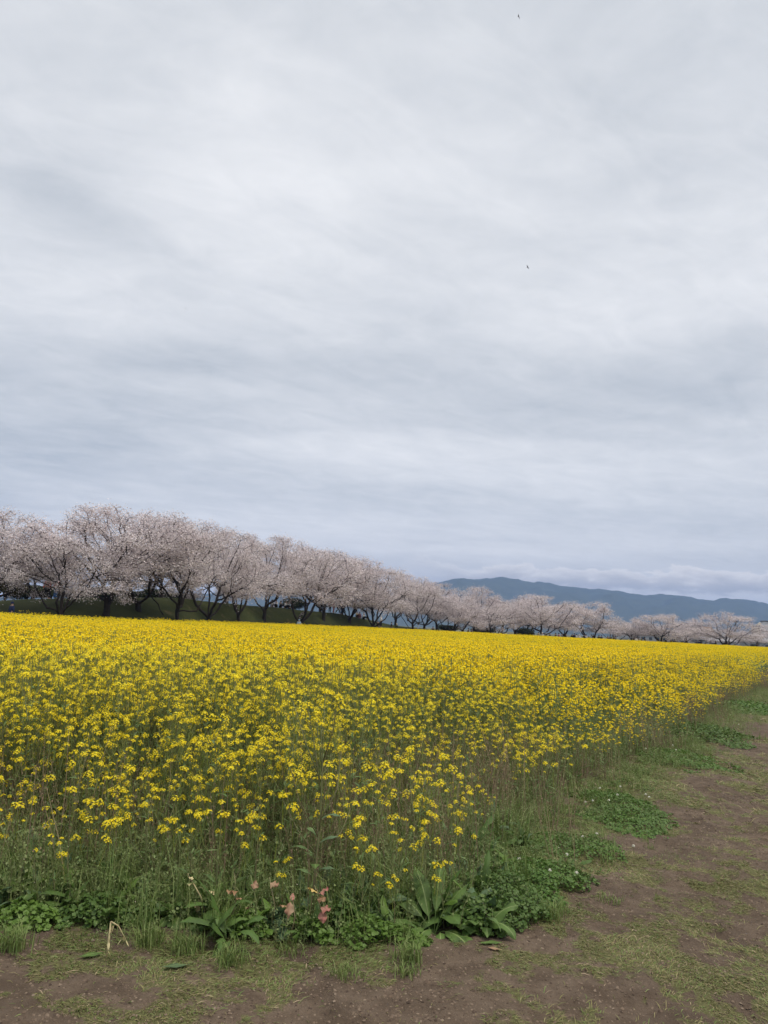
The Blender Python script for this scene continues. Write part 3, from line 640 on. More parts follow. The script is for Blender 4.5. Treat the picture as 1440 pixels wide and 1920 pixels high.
def build_weeds():
    rng = np.random.default_rng(77); P = []; R3 = []; S3 = []; I = []
    DP = on_ground(815, 1735)
    def put(x, y, ids, s0, s1, sz=None):
        k = ((x-DP[0])/.20)**2+((y-DP[1]+.06)/.16)**2 > 1; x, y = x[k], y[k]
        s_ = rng.uniform(s0, s1, len(x)); P.append(np.stack([x, y, ground_z(x, y)], 1)); R3.append(np.stack([rng.normal(0, .08, len(x)), rng.normal(0, .08, len(x)), rng.uniform(0, 6.28, len(x))], 1))
        S3.append(np.stack([s_, s_, s_*(sz if sz is not None else 1)], 1)); I.append(rng.choice(ids, len(x)))
    # green weeds along the front and the right margin
    x, y = sample(5200, 3.95, 8.0, lambda x, y: np.exp(-((inward(x, y)-.42)/.26)**2)*(y < 9)*(.8-.35*(x > 1)), rng); put(x, y, [0, 1, 2, 3], .55, 1.1)
    x, y = sample(2600, 3.95, 8.0, lambda x, y: np.exp(-((inward(x, y)-.0)/.2)**2)*.5, rng); put(x, y, [0, 1], .35, .7)
    x, y = sample(9000, 8.0, 30, lambda x, y: np.exp(-((inward(x, y)+.1)/.42)**2)*.5, rng); put(x, y, [0, 1, 2], .5, 1.1)
    x, y = sample(9000, 4.5, 14., lambda x, y: sstep(inward(x, y), 0, .6)*.36, rng); put(x, y, [2, 3], .9, 1.6)
    x, y = sample(3600, 3.95, 6.5, lambda x, y: np.exp(-((inward(x, y)-.12)/.20)**2)*.85*(.4+.9*fbm(x*3, y*3, 101, 2)), rng); put(x, y, [12, 13, 14, 15, 3, 11], .5, 1.25)
    x, y = sample(7000, 4.6, 16, lambda x, y: (x > .2)*np.exp(-((inward(x, y)+.15)/.30)**2)*.5*(.2+1.2*fbm(x*2.2, y*2.2, 103, 2)), rng); put(x, y, [8, 9, 9, 10, 1, 2], .5, 1.1)
    x, y = sample(3000, 4.4, 7.5, lambda x, y: np.exp(-((inward(x, y)-.5)/.3)**2)*.14, rng); put(x, y, [12, 13, 14, 15], .8, 1.4)
    # purple-brown dry stalks inside the margins
    x, y = sample(5200, 4.3, 9.0, lambda x, y: np.exp(-((inward(x, y)-.95)/.65)**2)*(.34+.3*(x > .3))*(.35+1.1*fbm(x*2, y*2, 91, 2)), rng); put(x, y, [4, 5, 6, 7], .6, 1.1)
    x, y = sample(15000, 9.0, 32, lambda x, y: np.exp(-((inward(x, y)-.35)/.40)**2)*.6, rng); put(x, y, [4, 5, 7], .7, 1.15)
    # upright grass tussocks among them
    x, y = sample(9000, 4.0, 12, lambda x, y: np.exp(-((inward(x, y)-.5)/.40)**2)*.25, rng); put(x, y, [8, 9, 10, 11], .6, 1.2)
    x, y = sample(9000, 4.6, 12, lambda x, y: np.exp(-((inward(x, y)+.35)/.35)**2)*.35*(.3+1.2*fbm(x*3, y*3, 95, 2)), rng); put(x, y, [8, 8, 0, 12], .3, .75)
    x, y = sample(14000, 5.0, 24, lambda x, y: np.exp(-((inward(x, y)+.45)/.42)**2)*.5*(.2+1.2*fbm(x*2, y*2, 97, 2)), rng); put(x, y, [8, 0, 0, 1], .25, .6)
    x, y = sample(9000, 12, 40, lambda x, y: np.exp(-((inward(x, y)+.35)/.55)**2)*.25, rng); put(x, y, [8, 9], .6, 1.3)
    P = np.concatenate(P); print('weeds', len(P))
    scatter('wild_undergrowth', WEEDS+STALKS+GRASSC+BROAD, P, np.concatenate(R3), np.concatenate(S3), np.concatenate(I), 'tangle of green weeds and thin dry stalks along the margin of the flower field')
build_weeds()
def build_grass():
    rng = np.random.default_rng(99); Vs = []; Qs = []; Ms = []; off = 0
    for (n, y0, y1, L0, L1, W0) in ((560000, 2.9, 7.0, .010, .042, .0026), (200000, 7.0, 14, .03, .08, .006), (120000, 14, 45, .06, .14, .018)):
        y = rng.uniform(y0, y1, n); x = rng.uniform(-1, 1, n)*(.56*y1+.4); k = (np.abs(x) < .56*y+.4) & (inward(x, y) < .12); x, y = x[k], y[k]
        g = grassy(x, y); k = rng.random(len(x)) < np.clip((g-.33)*1.5, 0.025, 1)**1.2; x, y, g = x[k], y[k], g[k]; n_ = len(x)
        z = ground_z(x, y); flow = fbm(x*2.2, y*2.2, 13, 2)*9; th = flow+rng.normal(0, .8, n_)
        up = np.clip(rng.normal(.22, .20, n_), .02, 1.2)+.55*np.exp(-((-inward(x, y)-.15)/.22)**2)
        L = rng.uniform(L0, L1, n_)*(.7+.6*rng.random(n_)); big = rng.random(n_) < .05; L = np.where(big, L*1.8, L)
        d = np.stack([np.cos(th), np.sin(th), np.zeros(n_)], 1); s_ = np.stack([-np.sin(th), np.cos(th), rng.normal(0, .35, n_)], 1); w = W0*(.6+.8*rng.random(n_))
        p0 = np.stack([x, y, z-.002], 1); p1 = p0+d*(L*.5*np.cos(up))[:, None]; p1[:, 2] += L*.55*np.sin(up)+.004; p2 = p0+d*(L*np.cos(up*.6))[:, None]; p2[:, 2] += L*.75*np.sin(up)*.9+.003
        v = np.stack([p0-s_*(w*.4)[:, None], p0+s_*(w*.4)[:, None], p1-s_*(w*.5)[:, None], p1+s_*(w*.5)[:, None], p2-s_*(w*.12)[:, None], p2+s_*(w*.12)[:, None]], 1).reshape(-1, 3)
        i = np.arange(n_)[:, None]*6+off; q = np.concatenate([i+np.array([[0, 1, 3, 2]]), i+np.array([[2, 3, 5, 4]])], 1).reshape(-1, 4)
        green = (rng.random(n_) < .25+.6*np.exp(-((-inward(x, y)-.2)/.3)**2))*1; straw = rng.random(n_) < .05; mi = np.where(straw, 2, green)
        Vs.append(v); Qs.append(q); Ms.append(np.repeat(mi, 2)); off += len(v)
    Q = np.concatenate(Qs); print('grass faces', len(Q))
    me = mk_mesh('grass', np.concatenate(Vs), Q, [M['grass'], M['grass_green'], M['straw']], np.concatenate(Ms))
    tag(obj('grass', me), 'short trampled yellow-green grass scattered over the earth path', kind='stuff')
build_grass()
def build_crumbs():
    rng = np.random.default_rng(123); n = 190000; y = 2.9+rng.random(n)**1.5*11; x = rng.uniform(-1, 1, n)*(.56*y+.4); k = inward(x, y) < .05; x, y = x[k], y[k]; n = len(x)
    k = rng.random(n) < .25+.9*fbm(x*3, y*3, 7, 3)**2; x, y = x[k], y[k]; n = len(x)
    s_ = rng.uniform(.0015, .0075, n)*(1+y/9)*rng.random(n)**.6; z = ground_z(x, y); base = rng.uniform(0, 6.28, n); v = []
    for k in range(4):
        a = base+k*1.57; v.append(np.stack([x+np.cos(a)*s_*rng.uniform(.6, 1.4, n), y+np.sin(a)*s_*rng.uniform(.6, 1.4, n), z-.001+rng.uniform(0, .3, n)*s_], 1))
    v.append(np.stack([x+rng.normal(0, .2, n)*s_, y+rng.normal(0, .2, n)*s_, z+s_*rng.uniform(.5, 1.0, n)], 1)); V_ = np.stack(v, 1).reshape(-1, 3)
    b0 = np.arange(n)[:, None]*5; Q = np.concatenate([b0+np.array([[0, 1, 4, 0]])*1, b0+np.array([[1, 2, 4, 0]]), b0+np.array([[2, 3, 4, 0]]), b0+np.array([[3, 0, 4, 0]])], 1).reshape(-1, 4); Q[:, 3] = -1
    m_ = leafy('soil_crumb', [(.07, .048, .034), (.15, .11, .08), (.045, .03, .022), (.12, .085, .06), (.20, .155, .115)], .95, 0)
    tag(obj('soil_crumbs', mk_mesh('soil_crumbs', V_, Q, [m_])), 'small crumbs of earth and grit on the trodden path', kind='stuff')
build_crumbs()
#PART2
# ------------------------------------------------------------------ cherry trees
def grow(seed, Ht=7.2, Rx=4.6, base=1.5, nfork=5, lean=(0, 0), lobes=62, step=.24, flat=.62):
    """space colonisation skeleton inside a broad dome of flattened sprays"""
    rg = np.random.default_rng(seed)
    cl = []
    while len(cl) < lobes:
        th = rg.uniform(0, 6.283); ph = rg.uniform(-.03, 1.0); rr_ = rg.uniform(.78, 1.0) if rg.random() < .62 else rg.uniform(.25, .8)
        ce = math.sqrt(max(0, 1-ph*ph))**.85; x = math.cos(th)*ce*Rx*rr_; y = math.sin(th)*ce*Rx*rr_
        z = base+.75+(Ht-base-1.05)*max(ph, 0)**.85*rr_+(ph < 0)*-.2
        cl.append((x, y, z, rg.uniform(.7, 1.3)))
    A = []
    for x, y, z, r_ in cl:
        n = int(46*r_); g = rg.normal(0, 1, (n, 3)); g /= np.linalg.norm(g, axis=1)[:, None]; g *= rg.random((n, 1))**.4*r_*np.array([1, 1, flat*.6]); A.append(g+[x, y, z])
    A = np.concatenate(A)+np.array([lean[0], lean[1], 0])*.6; A = A[A[:, 2] > .9]
    N = [np.array([0, 0, -.35])]; par = [-1]; z = 0.0; top = base*rg.uniform(.75, 1.05)
    while z < top:
        t = z/top; N.append(np.array([lean[0]*.35*t+.06*math.sin(z*3+seed), lean[1]*.35*t, z])); par.append(len(N)-2); z += step
    for k in range(nfork):                              # main limbs
        th = k*6.283/nfork+rg.uniform(-.4, .4); p = N[int(max(1, len(N)*0+top/step*rg.uniform(.45, 1.0)))].copy(); pi = int(np.argmin([np.linalg.norm(p-q) for q in N[:int(top/step)+2]]))
        e = rg.uniform(.25, 1.0); d = np.array([math.cos(th)*math.cos(e), math.sin(th)*math.cos(e), math.sin(e)])
        for s_ in range(int(rg.uniform(4, 9))):
            d = d+np.array([rg.normal(0, .16), rg.normal(0, .16), rg.normal(.03, .14)]); d /= np.linalg.norm(d); p = p+d*step; N.append(p.copy()); par.append(pi); pi = len(N)-1
    N = [np.array(q) for q in N]; alive = np.ones(len(A), bool); nd = np.full(len(A), 1e9); ni = np.zeros(len(A), int); done = 0
    for it in range(75):
        new = np.array(N[done:]); 
        if len(new) == 0 or not alive.any(): break
        D = np.linalg.norm(A[:, None]-new[None], axis=2); k = D.argmin(1); dm = D[np.arange(len(A)), k]; up = dm < nd; nd[up] = dm[up]; ni[up] = k[up]+done; done = len(N)
        alive &= nd > .30; act = alive & (nd < 2.6)
        if not act.any(): break
        P = np.array(N); acc = {}
        for a in np.where(act)[0]:
            v = A[a]-P[ni[a]]; acc.setdefault(ni[a], []).append(v/np.linalg.norm(v))
        for i, vs in acc.items():
            v = np.sum(vs, 0); l = np.linalg.norm(v)
            if l < .1: continue
            v = v/l+rg.normal(0, .16, 3)+[0, 0, .10]; v /= np.linalg.norm(v); N.append(P[i]+v*step); par.append(int(i))
        if len(N) > 6500: break
    grow.lobes = [(x+lean[0]*.6, y+lean[1]*.6, z, r_) for x, y, z, r_ in cl]
    N = np.array(N); par = np.array(par); r_ = np.zeros(len(N)); ch = np.zeros(len(N), int)
    for i in range(len(N)-1, 0, -1):
        if ch[i] == 0: r_[i] = .008**2.35
        r_[par[i]] += r_[i]; ch[par[i]] += 1
    R_ = np.maximum(r_, .008**2.35)**(1/2.35); R_ = np.where(R_ > .022, R_*1.45, R_); R_ = np.minimum(R_, .27+.05*R_/max(R_[1], .3)); R_ = np.maximum(R_, .009)
    return N, par, R_, ch
def tree_meshes(seed, dens=15, **kw):
    N, par, R_, ch = grow(seed, **kw); rg = np.random.default_rng(seed+500)
    i = np.arange(1, len(N)); p0 = N[par[i]]; p1 = N[i]; ra = np.minimum(R_[par[i]], R_[i]*1.35); ra[R_[i] > .06] = R_[par[i]][R_[i] > .06]; rb = R_[i]
    ra[:3] = [R_[1]*1.5, R_[1]*1.25, R_[1]*1.05][:len(ra[:3])]
    d = p1-p0; d /= np.linalg.norm(d, axis=1)[:, None]+1e-9; ref = np.where(np.abs(d[:, :1]) > .8, [[0, 1., .1]], [[1., .1, .05]]); a = np.cross(d, ref); a /= np.linalg.norm(a, axis=1)[:, None]; c = np.cross(d, a)
    sides = 5; vs = []
    for q, rr_ in ((p0-d*.01, ra), (p1+d*.02, rb)):
        for k in range(sides):
            t = 6.2832*k/sides; vs.append(q+(a*math.cos(t)+c*math.sin(t))*rr_[:, None])
    V_ = np.stack(vs, 1).reshape(-1, 3); b0 = np.arange(len(i))[:, None]*2*sides
    Q = np.concatenate([b0+np.array([[k, (k+1) % sides, sides+(k+1) % sides, sides+k]]) for k in range(sides)], 1).reshape(-1, 4)
    trunk = mk_mesh('trunk', V_, Q, [M['bark']], smooth=True)
    thin = np.where((R_ < .030) & (N[:, 2] > .8))[0]; pts = np.repeat(N[thin], dens, 0); dirs = np.repeat(N[thin]-N[par[thin]], dens, 0)
    # a share of bare patches, so limbs and the sky show through
    keep = (fbm(pts[:, 0]*1.3+pts[:, 2]*.9, pts[:, 1]*1.3-pts[:, 2]*.9, seed, 3) > .40); pts = pts[keep]; dirs = dirs[keep]
    lob = np.array(grow.lobes); nb_ = 5200; k = rg.integers(0, len(lob), nb_); g = rg.normal(0, 1, (nb_, 3)); g /= np.linalg.norm(g, axis=1)[:, None]; g *= rg.random((nb_, 1))**.33
    ex = lob[k, :3]+g*lob[k, 3:]*np.array([1.0, 1.0, .36]); ex[:, 2] += .12*np.sin(ex[:, 0]*3)+.12*np.cos(ex[:, 1]*3.3)
    near_d = np.array([np.min(np.linalg.norm(N[::3]-q, axis=1)) for q in ex]); ex = ex[(near_d < .5) & (ex[:, 2] > 1.0)]; ex = np.repeat(ex, 3, 0)
    pts = np.concatenate([pts, ex]); dirs = np.concatenate([dirs, np.zeros_like(ex)])
    n = len(pts); pts = pts+dirs*rg.uniform(-1, 1.6, (n, 1))+rg.normal(0, .12, (n, 3)); nr = rg.normal(0, 1, (n, 3)); nr[:, 2] = np.abs(nr[:, 2])+.2; nr /= np.linalg.norm(nr, axis=1)[:, None]
    a = np.cross(nr, rg.normal(0, 1, (n, 3))); a /= np.linalg.norm(a, axis=1)[:, None]; c = np.cross(nr, a); s_ = rg.uniform(.022, .056, n)[:, None]
    V_ = np.stack([pts-a*s_, pts-c*s_*.8, pts+a*s_, pts+c*s_*.8], 1).reshape(-1, 3); Q = np.arange(n*4).reshape(-1, 4)
    crown = mk_mesh('crown', V_, Q, [M['blossom']])
    w = np.percentile(np.abs(N[:, 0]), 97); h = np.percentile(N[:, 2], 99.5)
    return trunk, crown, h+.1, w
TV = [tree_meshes(101, nfork=5), tree_meshes(102, nfork=4, lean=(1.2, 0)), tree_meshes(103, nfork=6, Rx=5.2, Ht=6.8), tree_meshes(104, nfork=5, lean=(-1.2, .3)), tree_meshes(105, nfork=4, Rx=4.0, Ht=7.4),
      tree_meshes(106, nfork=5, base=1.1, Rx=5.0, Ht=6.2), tree_meshes(107, nfork=6, base=1.0, Rx=4.4, Ht=5.6, lobes=50), tree_meshes(108, nfork=5, base=1.7, Rx=4.6, Ht=7.6), tree_meshes(109, nfork=4, base=1.3, Rx=4.8, Ht=6.6, lean=(.8, -.5))]
# (trunk px, top py, crown width px, metres behind the crop edge, variant, turn, label)
TREES = [
 (-22, 953, 215, 6, 7, .3, 'tall cherry tree cut by the left edge of the photo, its blossoming limbs reaching right'),
 (112, 1003, 190, 4, 5, 2.0, 'low drooping cherry tree, second from the left, its blossom hanging over the grass bank'),
 (198, 956, 235, 6, 0, 1.0, 'tallest broad cherry tree on the left bank, domed crown and stout grey trunk'),
 (262, 962, 210, 7, 1, 4.2, "cherry tree with low forked trunk and bare limb stretching right, fourth from left"),
 (338, 972, 190, 5, 3, .5, 'cherry tree with a black leaning trunk on the bank, fifth from the left'),
 (391, 985, 150, 6, 4, 2.6, 'cherry tree with twin slim trunks, behind the pink branch that dips to the bank'),
 (448, 1012, 140, 6, 8, 5.0, "bank cherry tree with a low pale-pink branch dipping right, seventh from left"),
 (497, 1006, 130, 7, 0, 3.0, 'cherry tree with a curved dark trunk beside the gap of blue hillside'),
 (559, 1020, 150, 5, 1, 0.2, "cherry tree on the bank with a low dark branch stretching right over the slope"),
 (607, 1035, 130, 8, 7, 1.4, 'cherry tree with a short stout trunk just left of the standing walkers on the bank'),
 (655, 1052, 110, 8, 4, 3.7, 'cherry tree just right of the standing walkers, before the red-clad picnicker'),
 (699, 1056, 125, 5, 2, 2.2, 'spreading cherry tree with clearly forked dark limbs at the right end of the bank'),
 (775, 1084, 100, 8, 3, 1.2, 'dense cherry tree at the foot of the bank, right of the clearly forked one'),
 (818, 1092, 90, 12, 0, 5.5, 'cherry tree whose crown stands below the left end of the mountain ridge'),
 (850, 1118, 80, 4, 6, .8, 'small front-row cherry tree right of the dense one at the foot of the bank'),
 (888, 1102, 80, 16, 7, 2.9, 'tall back-row cherry tree right of the left end of the mountain ridge'),
 (920, 1133, 105, 3, 5, 4.4, "low wide pale cherry tree in the front row, above the dark-clothed group"),
 (965, 1116, 95, 14, 2, 3.3, 'back-row cherry tree in the middle of the long row, under the mountain summit'),
 (1018, 1117, 110, 4, 0, 4.9, 'broad rounded cherry tree that ends the dense row, right of the mountain summit'),
 (1056, 1134, 85, 12, 8, 1.1, 'cherry tree half hidden behind the broad rounded one that ends the dense row'),
 (1113, 1130, 100, 4, 1, 2.4, 'separate cherry tree with a V of dark limbs, tallest right of the dense row'),
 (1150, 1166, 70, 14, 6, .4, 'small distant cherry tree low behind the tree with the V of dark limbs'),
 (1186, 1163, 72, 8, 5, 3.9, 'cherry tree left of the airy one with slanting limbs, bushy and low'),
 (1237, 1153, 92, 3, 8, 0.0, "airy cherry tree with slanting limbs between the V-limbed tree and the lone one"),
 (1278, 1168, 70, 12, 6, 5.2, 'low cherry tree left of the utility poles'),
 (1362, 1150, 112, 3, 2, 1.9, 'lone wide cherry tree near the right edge with limbs fanned from a short trunk'),
 (1316, 1184, 60, 16, 5, 2.3, 'low distant cherry tree behind the left side of the lone wide one'),
 (1418, 1184, 62, 9, 6, 3.2, 'small cherry tree beside the right edge of the photo, in front of the beige tower'),
 # second row seen between and above the first
 (62, 1018, 130, 20, 4, 5.9, 'back-row cherry tree between the two leftmost cherry trees'),
 (300, 980, 170, 22, 2, 4.0, 'back-row cherry tree filling the gap between the fourth and fifth bank trees'),
 (425, 1000, 130, 20, 7, 1.7, 'back-row cherry tree on the bank top, behind the dipping pale-pink branch'),
 (600, 1030, 120, 20, 5, 2.7, 'back-row cherry tree behind the standing walkers'),
 (640, 1046, 110, 24, 8, .9, 'back-row cherry tree behind the red-clad picnicker'),
 (742, 1076, 95, 20, 0, 3.5, 'back-row cherry tree right of the clearly forked one at the end of the bank'),
 (795, 1104, 95, 24, 6, 5.4, 'low back-row cherry tree between the dense one and the ridge end'),
 (868, 1120, 90, 24, 5, .1, 'low back-row cherry tree behind the small front-row one'),
 (940, 1126, 90, 26, 6, 1.3, 'low back-row cherry tree behind the low wide pale one'),
 (992, 1128, 90, 26, 8, 2.1, 'low back-row cherry tree behind the broad rounded one'),
]
def plant_tree(px, py, wpx, back, vi, rz, label):
    Yd = float(edge_d(px))+back; x = (px-720)/F*Yd*1.0
    gz = float(ground_z(x, Yd)); 
    # correct x for roll: use the ray through the trunk at ground height
    hy = 1171+(px-720)*.0524; p = at_depth(px, hy-(gz-H)*F/Yd, Yd); x = p[0]
    gz = float(ground_z(x, Yd)); topz = at_depth(px, py, Yd)[2]; Hm = topz-gz
    tr, crn, h, w = TV[vi]; sz = Hm/h; sx = (wpx*1.24/F*Yd/2)/w; sx = min(max(sx, sz*.75), sz*1.45)
    root = empty('cherry_tree', (x, Yd, gz), 0); root.scale = (sx, sx, sz)
    tag(root, label, 'cherry tree', 'flowering cherry trees behind the yellow field')
    t = obj('trunk', tr, root); c = obj('crown', crn, root); t.rotation_euler.z = rz; c.rotation_euler.z = rz
for a in TREES: plant_tree(*a)

# ------------------------------------------------------------------ dark evergreen screen behind the left bank
M['evergreen'] = leafy('evergreen_leaf', [(.018, .030, .014), (.035, .05, .02), (.05, .06, .025)], .7, .1)
M['autumn'] = leafy('brown_shrub_leaf', [(.08, .06, .03), (.12, .10, .04), (.07, .08, .03)], .8, .1)
def bush_mesh(seed, w, h, n, mat, s0=.07, s1=.16):
    rg = np.random.default_rng(seed); lob = [(rg.uniform(-.4, .4)*w, rg.uniform(-.4, .4)*w*.7, rg.uniform(.25, .8)*h, rg.uniform(.16, .3)) for _ in range(16)]
    k = rg.integers(0, 16, n); L = np.array(lob); g = rg.normal(0, 1, (n, 3)); g /= np.linalg.norm(g, axis=1)[:, None]; g *= rg.uniform(.65, 1.08, (n, 1))
    pts = L[k, :3]+g*np.stack([L[k, 3]*w, L[k, 3]*w, L[k, 3]*h*1.1], 1); pts[:, 2] = np.abs(pts[:, 2])
    nr = rg.normal(0, 1, (n, 3)); nr /= np.linalg.norm(nr, axis=1)[:, None]; a = np.cross(nr, rg.normal(0, 1, (n, 3))); a /= np.linalg.norm(a, axis=1)[:, None]; c = np.cross(nr, a); s_ = rg.uniform(s0, s1, n)[:, None]
    return mk_mesh('foliage', np.stack([pts-a*s_, pts-c*s_*.7, pts+a*s_, pts+c*s_*.7], 1).reshape(-1, 3), np.arange(n*4).reshape(-1, 4), [mat])
def shrub_trunk(h):
    mb = MB()
    for k in range(4):
        th = k*1.6; mb.tube([(0, 0, -.1), (math.cos(th)*.2*h*.5, math.sin(th)*.2*h*.5, h*.4), (math.cos(th)*.28*h, math.sin(th)*.25*h, h*.75)], [.09, .06, .02], 5)
    return mb.mesh('trunk', [M['bark']])
BUSH = [bush_mesh(1, 5.0, 3.0, 9000, M['evergreen']), bush_mesh(2, 5.0, 3.4, 9000, M['evergreen'])]; BUSHA = bush_mesh(3, 4.4, 4.0, 7000, M['autumn'])
BT = shrub_trunk(3.0)
SHR = [(8, 22, 1078, BUSHA, 'brown and olive bushy tree at the left edge behind the bank top'),
       (48, 26, 1092, BUSH[0], 'dark evergreen bush right of the brown bushy tree'),
       (92, 27, 1098, BUSH[1], 'dark evergreen bush behind the two people in red'),
       (140, 25, 1104, BUSH[0], 'dark evergreen bush just right of the people in red'),
       (185, 26, 1100, BUSH[1], 'dark evergreen bush behind the stout grey trunk'),
       (232, 26, 1104, BUSH[0], 'dark evergreen bush between the third and fourth bank trees'),
       (286, 28, 1104, BUSH[1], 'dark evergreen bush above the bare limb stretching right'),
       (330, 28, 1108, BUSH[0], 'dark evergreen bush behind the black leaning trunk'),
       (548, 22, 1122, BUSH[1], 'dark shrub behind the picnic group at the top of the bank'),
       (905, 20, 1174, BUSH[0], 'dark bush under the low wide pale cherry tree'),
       (985, 22, 1178, BUSH[1], 'dark bush left of the broad rounded cherry tree trunk'),
       (840, 20, 1170, BUSH[0], 'dark bush behind the small front-row cherry tree')]
for k, (px, back, py, me, lab) in enumerate(SHR):
    Yd = float(edge_d(px))+back; hy = 1171+(px-720)*.0524; x = at_depth(px, hy, Yd)[0]; gz = float(ground_z(x, Yd)); hh = at_depth(px, py, Yd)[2]-gz
    root = empty('bush', (x, Yd, gz-.05)); s_ = hh/3.2; root.scale = (max(.8, s_*.9),)*2+(s_,); tag(root, lab, 'bush', 'bushes behind the cherry trees')
    f_ = obj('foliage', me, root); t_ = obj('trunk', BT, root); f_.rotation_euler.z = k*1.3

# ------------------------------------------------------------------ people
def skin_mesh(name, verts, edges, radii, root=0, sub=1):
    me = bpy.data.meshes.new(name+'_cage'); me.from_pydata(verts, edges, []); o = bpy.data.objects.new('tmp_cage', me); C.objects.link(o)
    md = o.modifiers.new('skin', 'SKIN'); md.use_smooth_shade = True
    for i, v in enumerate(me.skin_vertices[0].data): v.radius = (radii[i], radii[i]); v.use_root = (i == root)
    sb = o.modifiers.new('sub', 'SUBSURF'); sb.levels = sub; sb.render_levels = sub
    dg = bpy.context.evaluated_depsgraph_get(); out_ = bpy.data.meshes.new_from_object(o.evaluated_get(dg)); out_.name = name
    bpy.data.objects.remove(o); return out_
def pose(kind):
    """joint table: pelvis, chest, neck, head, limbs"""
    if kind == 'stand':
        J = dict(pel=(0, 0, .92), wst=(0, 0, 1.08), chs=(0, 0, 1.28), nck=(0, .01, 1.45), hed=(0, -.01, 1.57), crn=(0, 0, 1.64),
                 shl=(-.17, 0, 1.38), ell=(-.23, .02, 1.12), wrl=(-.23, -.06, .88), hal=(-.23, -.09, .80), shr=(.17, 0, 1.38), elr=(.23, .03, 1.12), wrr=(.22, -.08, .90), har=(.21, -.11, .82),
                 hil=(-.09, 0, .88), knl=(-.10, -.02, .49), anl=(-.10, .02, .09), tol=(-.11, -.13, .04), hir=(.09, 0, .88), knr=(.10, -.05, .49), anr=(.10, .03, .09), tor=(.11, -.12, .04))
    elif kind == 'walk':
        J = dict(pel=(0, 0, .90), wst=(0, -.01, 1.06), chs=(0, -.02, 1.27), nck=(0, -.03, 1.44), hed=(0, -.05, 1.56), crn=(0, -.04, 1.63),
                 shl=(-.17, -.02, 1.37), ell=(-.22, .13, 1.14), wrl=(-.22, .12, .92), hal=(-.22, .10, .84), shr=(.17, -.02, 1.37), elr=(.22, -.08, 1.12), wrr=(.20, -.27, 1.0), har=(.19, -.34, .98),
                 hil=(-.09, 0, .86), knl=(-.10, -.22, .52), anl=(-.10, -.26, .12), tol=(-.10, -.42, .08), hir=(.09, 0, .86), knr=(.10, .10, .48), anr=(.10, .36, .16), tor=(.10, .27, .04))
    else:
        J = dict(pel=(0, 0, .14), wst=(0, .02, .30), chs=(0, 0, .50), nck=(0, -.03, .66), hed=(0, -.07, .78), crn=(0, -.05, .85),
                 shl=(-.17, 0, .59), ell=(-.22, -.12, .38), wrl=(-.14, -.33, .40), hal=(-.11, -.40, .40), shr=(.17, 0, .59), elr=(.22, -.12, .38), wrr=(.14, -.32, .40), har=(.11, -.40, .41),
                 hil=(-.10, -.04, .14), knl=(-.17, -.40, .44), anl=(-.13, -.66, .10), tol=(-.13, -.80, .05), hir=(.10, -.04, .14), knr=(.17, -.38, .42), anr=(.13, -.60, .10), tor=(.13, -.75, .05))
    return J
Rd = dict(pel=.13, wst=.115, chs=.14, nck=.052, hed=.095, crn=.075, shl=.062, ell=.043, wrl=.030, hal=.036, shr=.062, elr=.043, wrr=.030, har=.036, hil=.088, knl=.060, anl=.040, tol=.035, hir=.088, knr=.060, anr=.040, tor=.035)
ED = [('pel', 'wst'), ('wst', 'chs'), ('chs', 'nck'), ('nck', 'hed'), ('hed', 'crn'), ('chs', 'shl'), ('shl', 'ell'), ('ell', 'wrl'), ('wrl', 'hal'), ('chs', 'shr'), ('shr', 'elr'), ('elr', 'wrr'), ('wrr', 'har'),
      ('pel', 'hil'), ('hil', 'knl'), ('knl', 'anl'), ('anl', 'tol'), ('pel', 'hir'), ('hir', 'knr'), ('knr', 'anr'), ('anr', 'tor')]
def part_mesh(name, J, keys, grow_):
    ks = [k for k in J if k in keys]; idx = {k: i for i, k in enumerate(ks)}
    return skin_mesh(name, [J[k] for k in ks], [(idx[a], idx[c]) for a, c in ED if a in idx and c in idx], [Rd[k]+grow_ for k in ks], 0)
POSES = {}
for kd in ('stand', 'walk', 'sit'):
    J = pose(kd)
    body = part_mesh('body', J, set(J), 0.0)
    jk = part_mesh('jacket', J, {'pel', 'wst', 'chs', 'shl', 'ell', 'wrl', 'shr', 'elr', 'wrr'}, .018)
    tr = part_mesh('trousers', J, {'pel', 'hil', 'knl', 'anl', 'hir', 'knr', 'anr'}, .016)
    hd = np.array(J['hed']); mb = MB(); vs = []; nu, nv = 10, 7
    for j in range(nv):
        ph = math.pi*.62*j/(nv-1)
        for i in range(nu):
            th = 6.283*i/nu; vs.append(hd+np.array([0, .022, .03])+.112*np.array([math.sin(ph)*math.cos(th)*.92, math.sin(ph)*math.sin(th), math.cos(ph)]))
    mb.add(vs, [[j*nu+i, j*nu+(i+1) % nu, (j+1)*nu+(i+1) % nu, (j+1)*nu+i] for j in range(nv-1) for i in range(nu)])
    POSES[kd] = (body, jk, tr, mb)
MC = {k: plain('cloth_'+k, c, .9, .08, 8.) for k, c in dict(red=(.42, .03, .03), navy=(.02, .03, .08), black=(.012, .012, .015), white=(.62, .62, .62), grey=(.18, .18, .19), blue=(.05, .16, .40), paleblue=(.30, .42, .55), cream=(.5, .45, .33), brown=(.10, .06, .04), pink=(.45, .20, .22), green=(.05, .09, .05)).items()}
M['skin'] = plain('skin', (.42, .27, .20), .6, .03); M['hair'] = plain('hair_dark', (.012, .010, .010), .6, .1)
HAIR = {k: POSES[k][3].mesh('hair', [M['hair']], True) for k in POSES}; CAP = {}
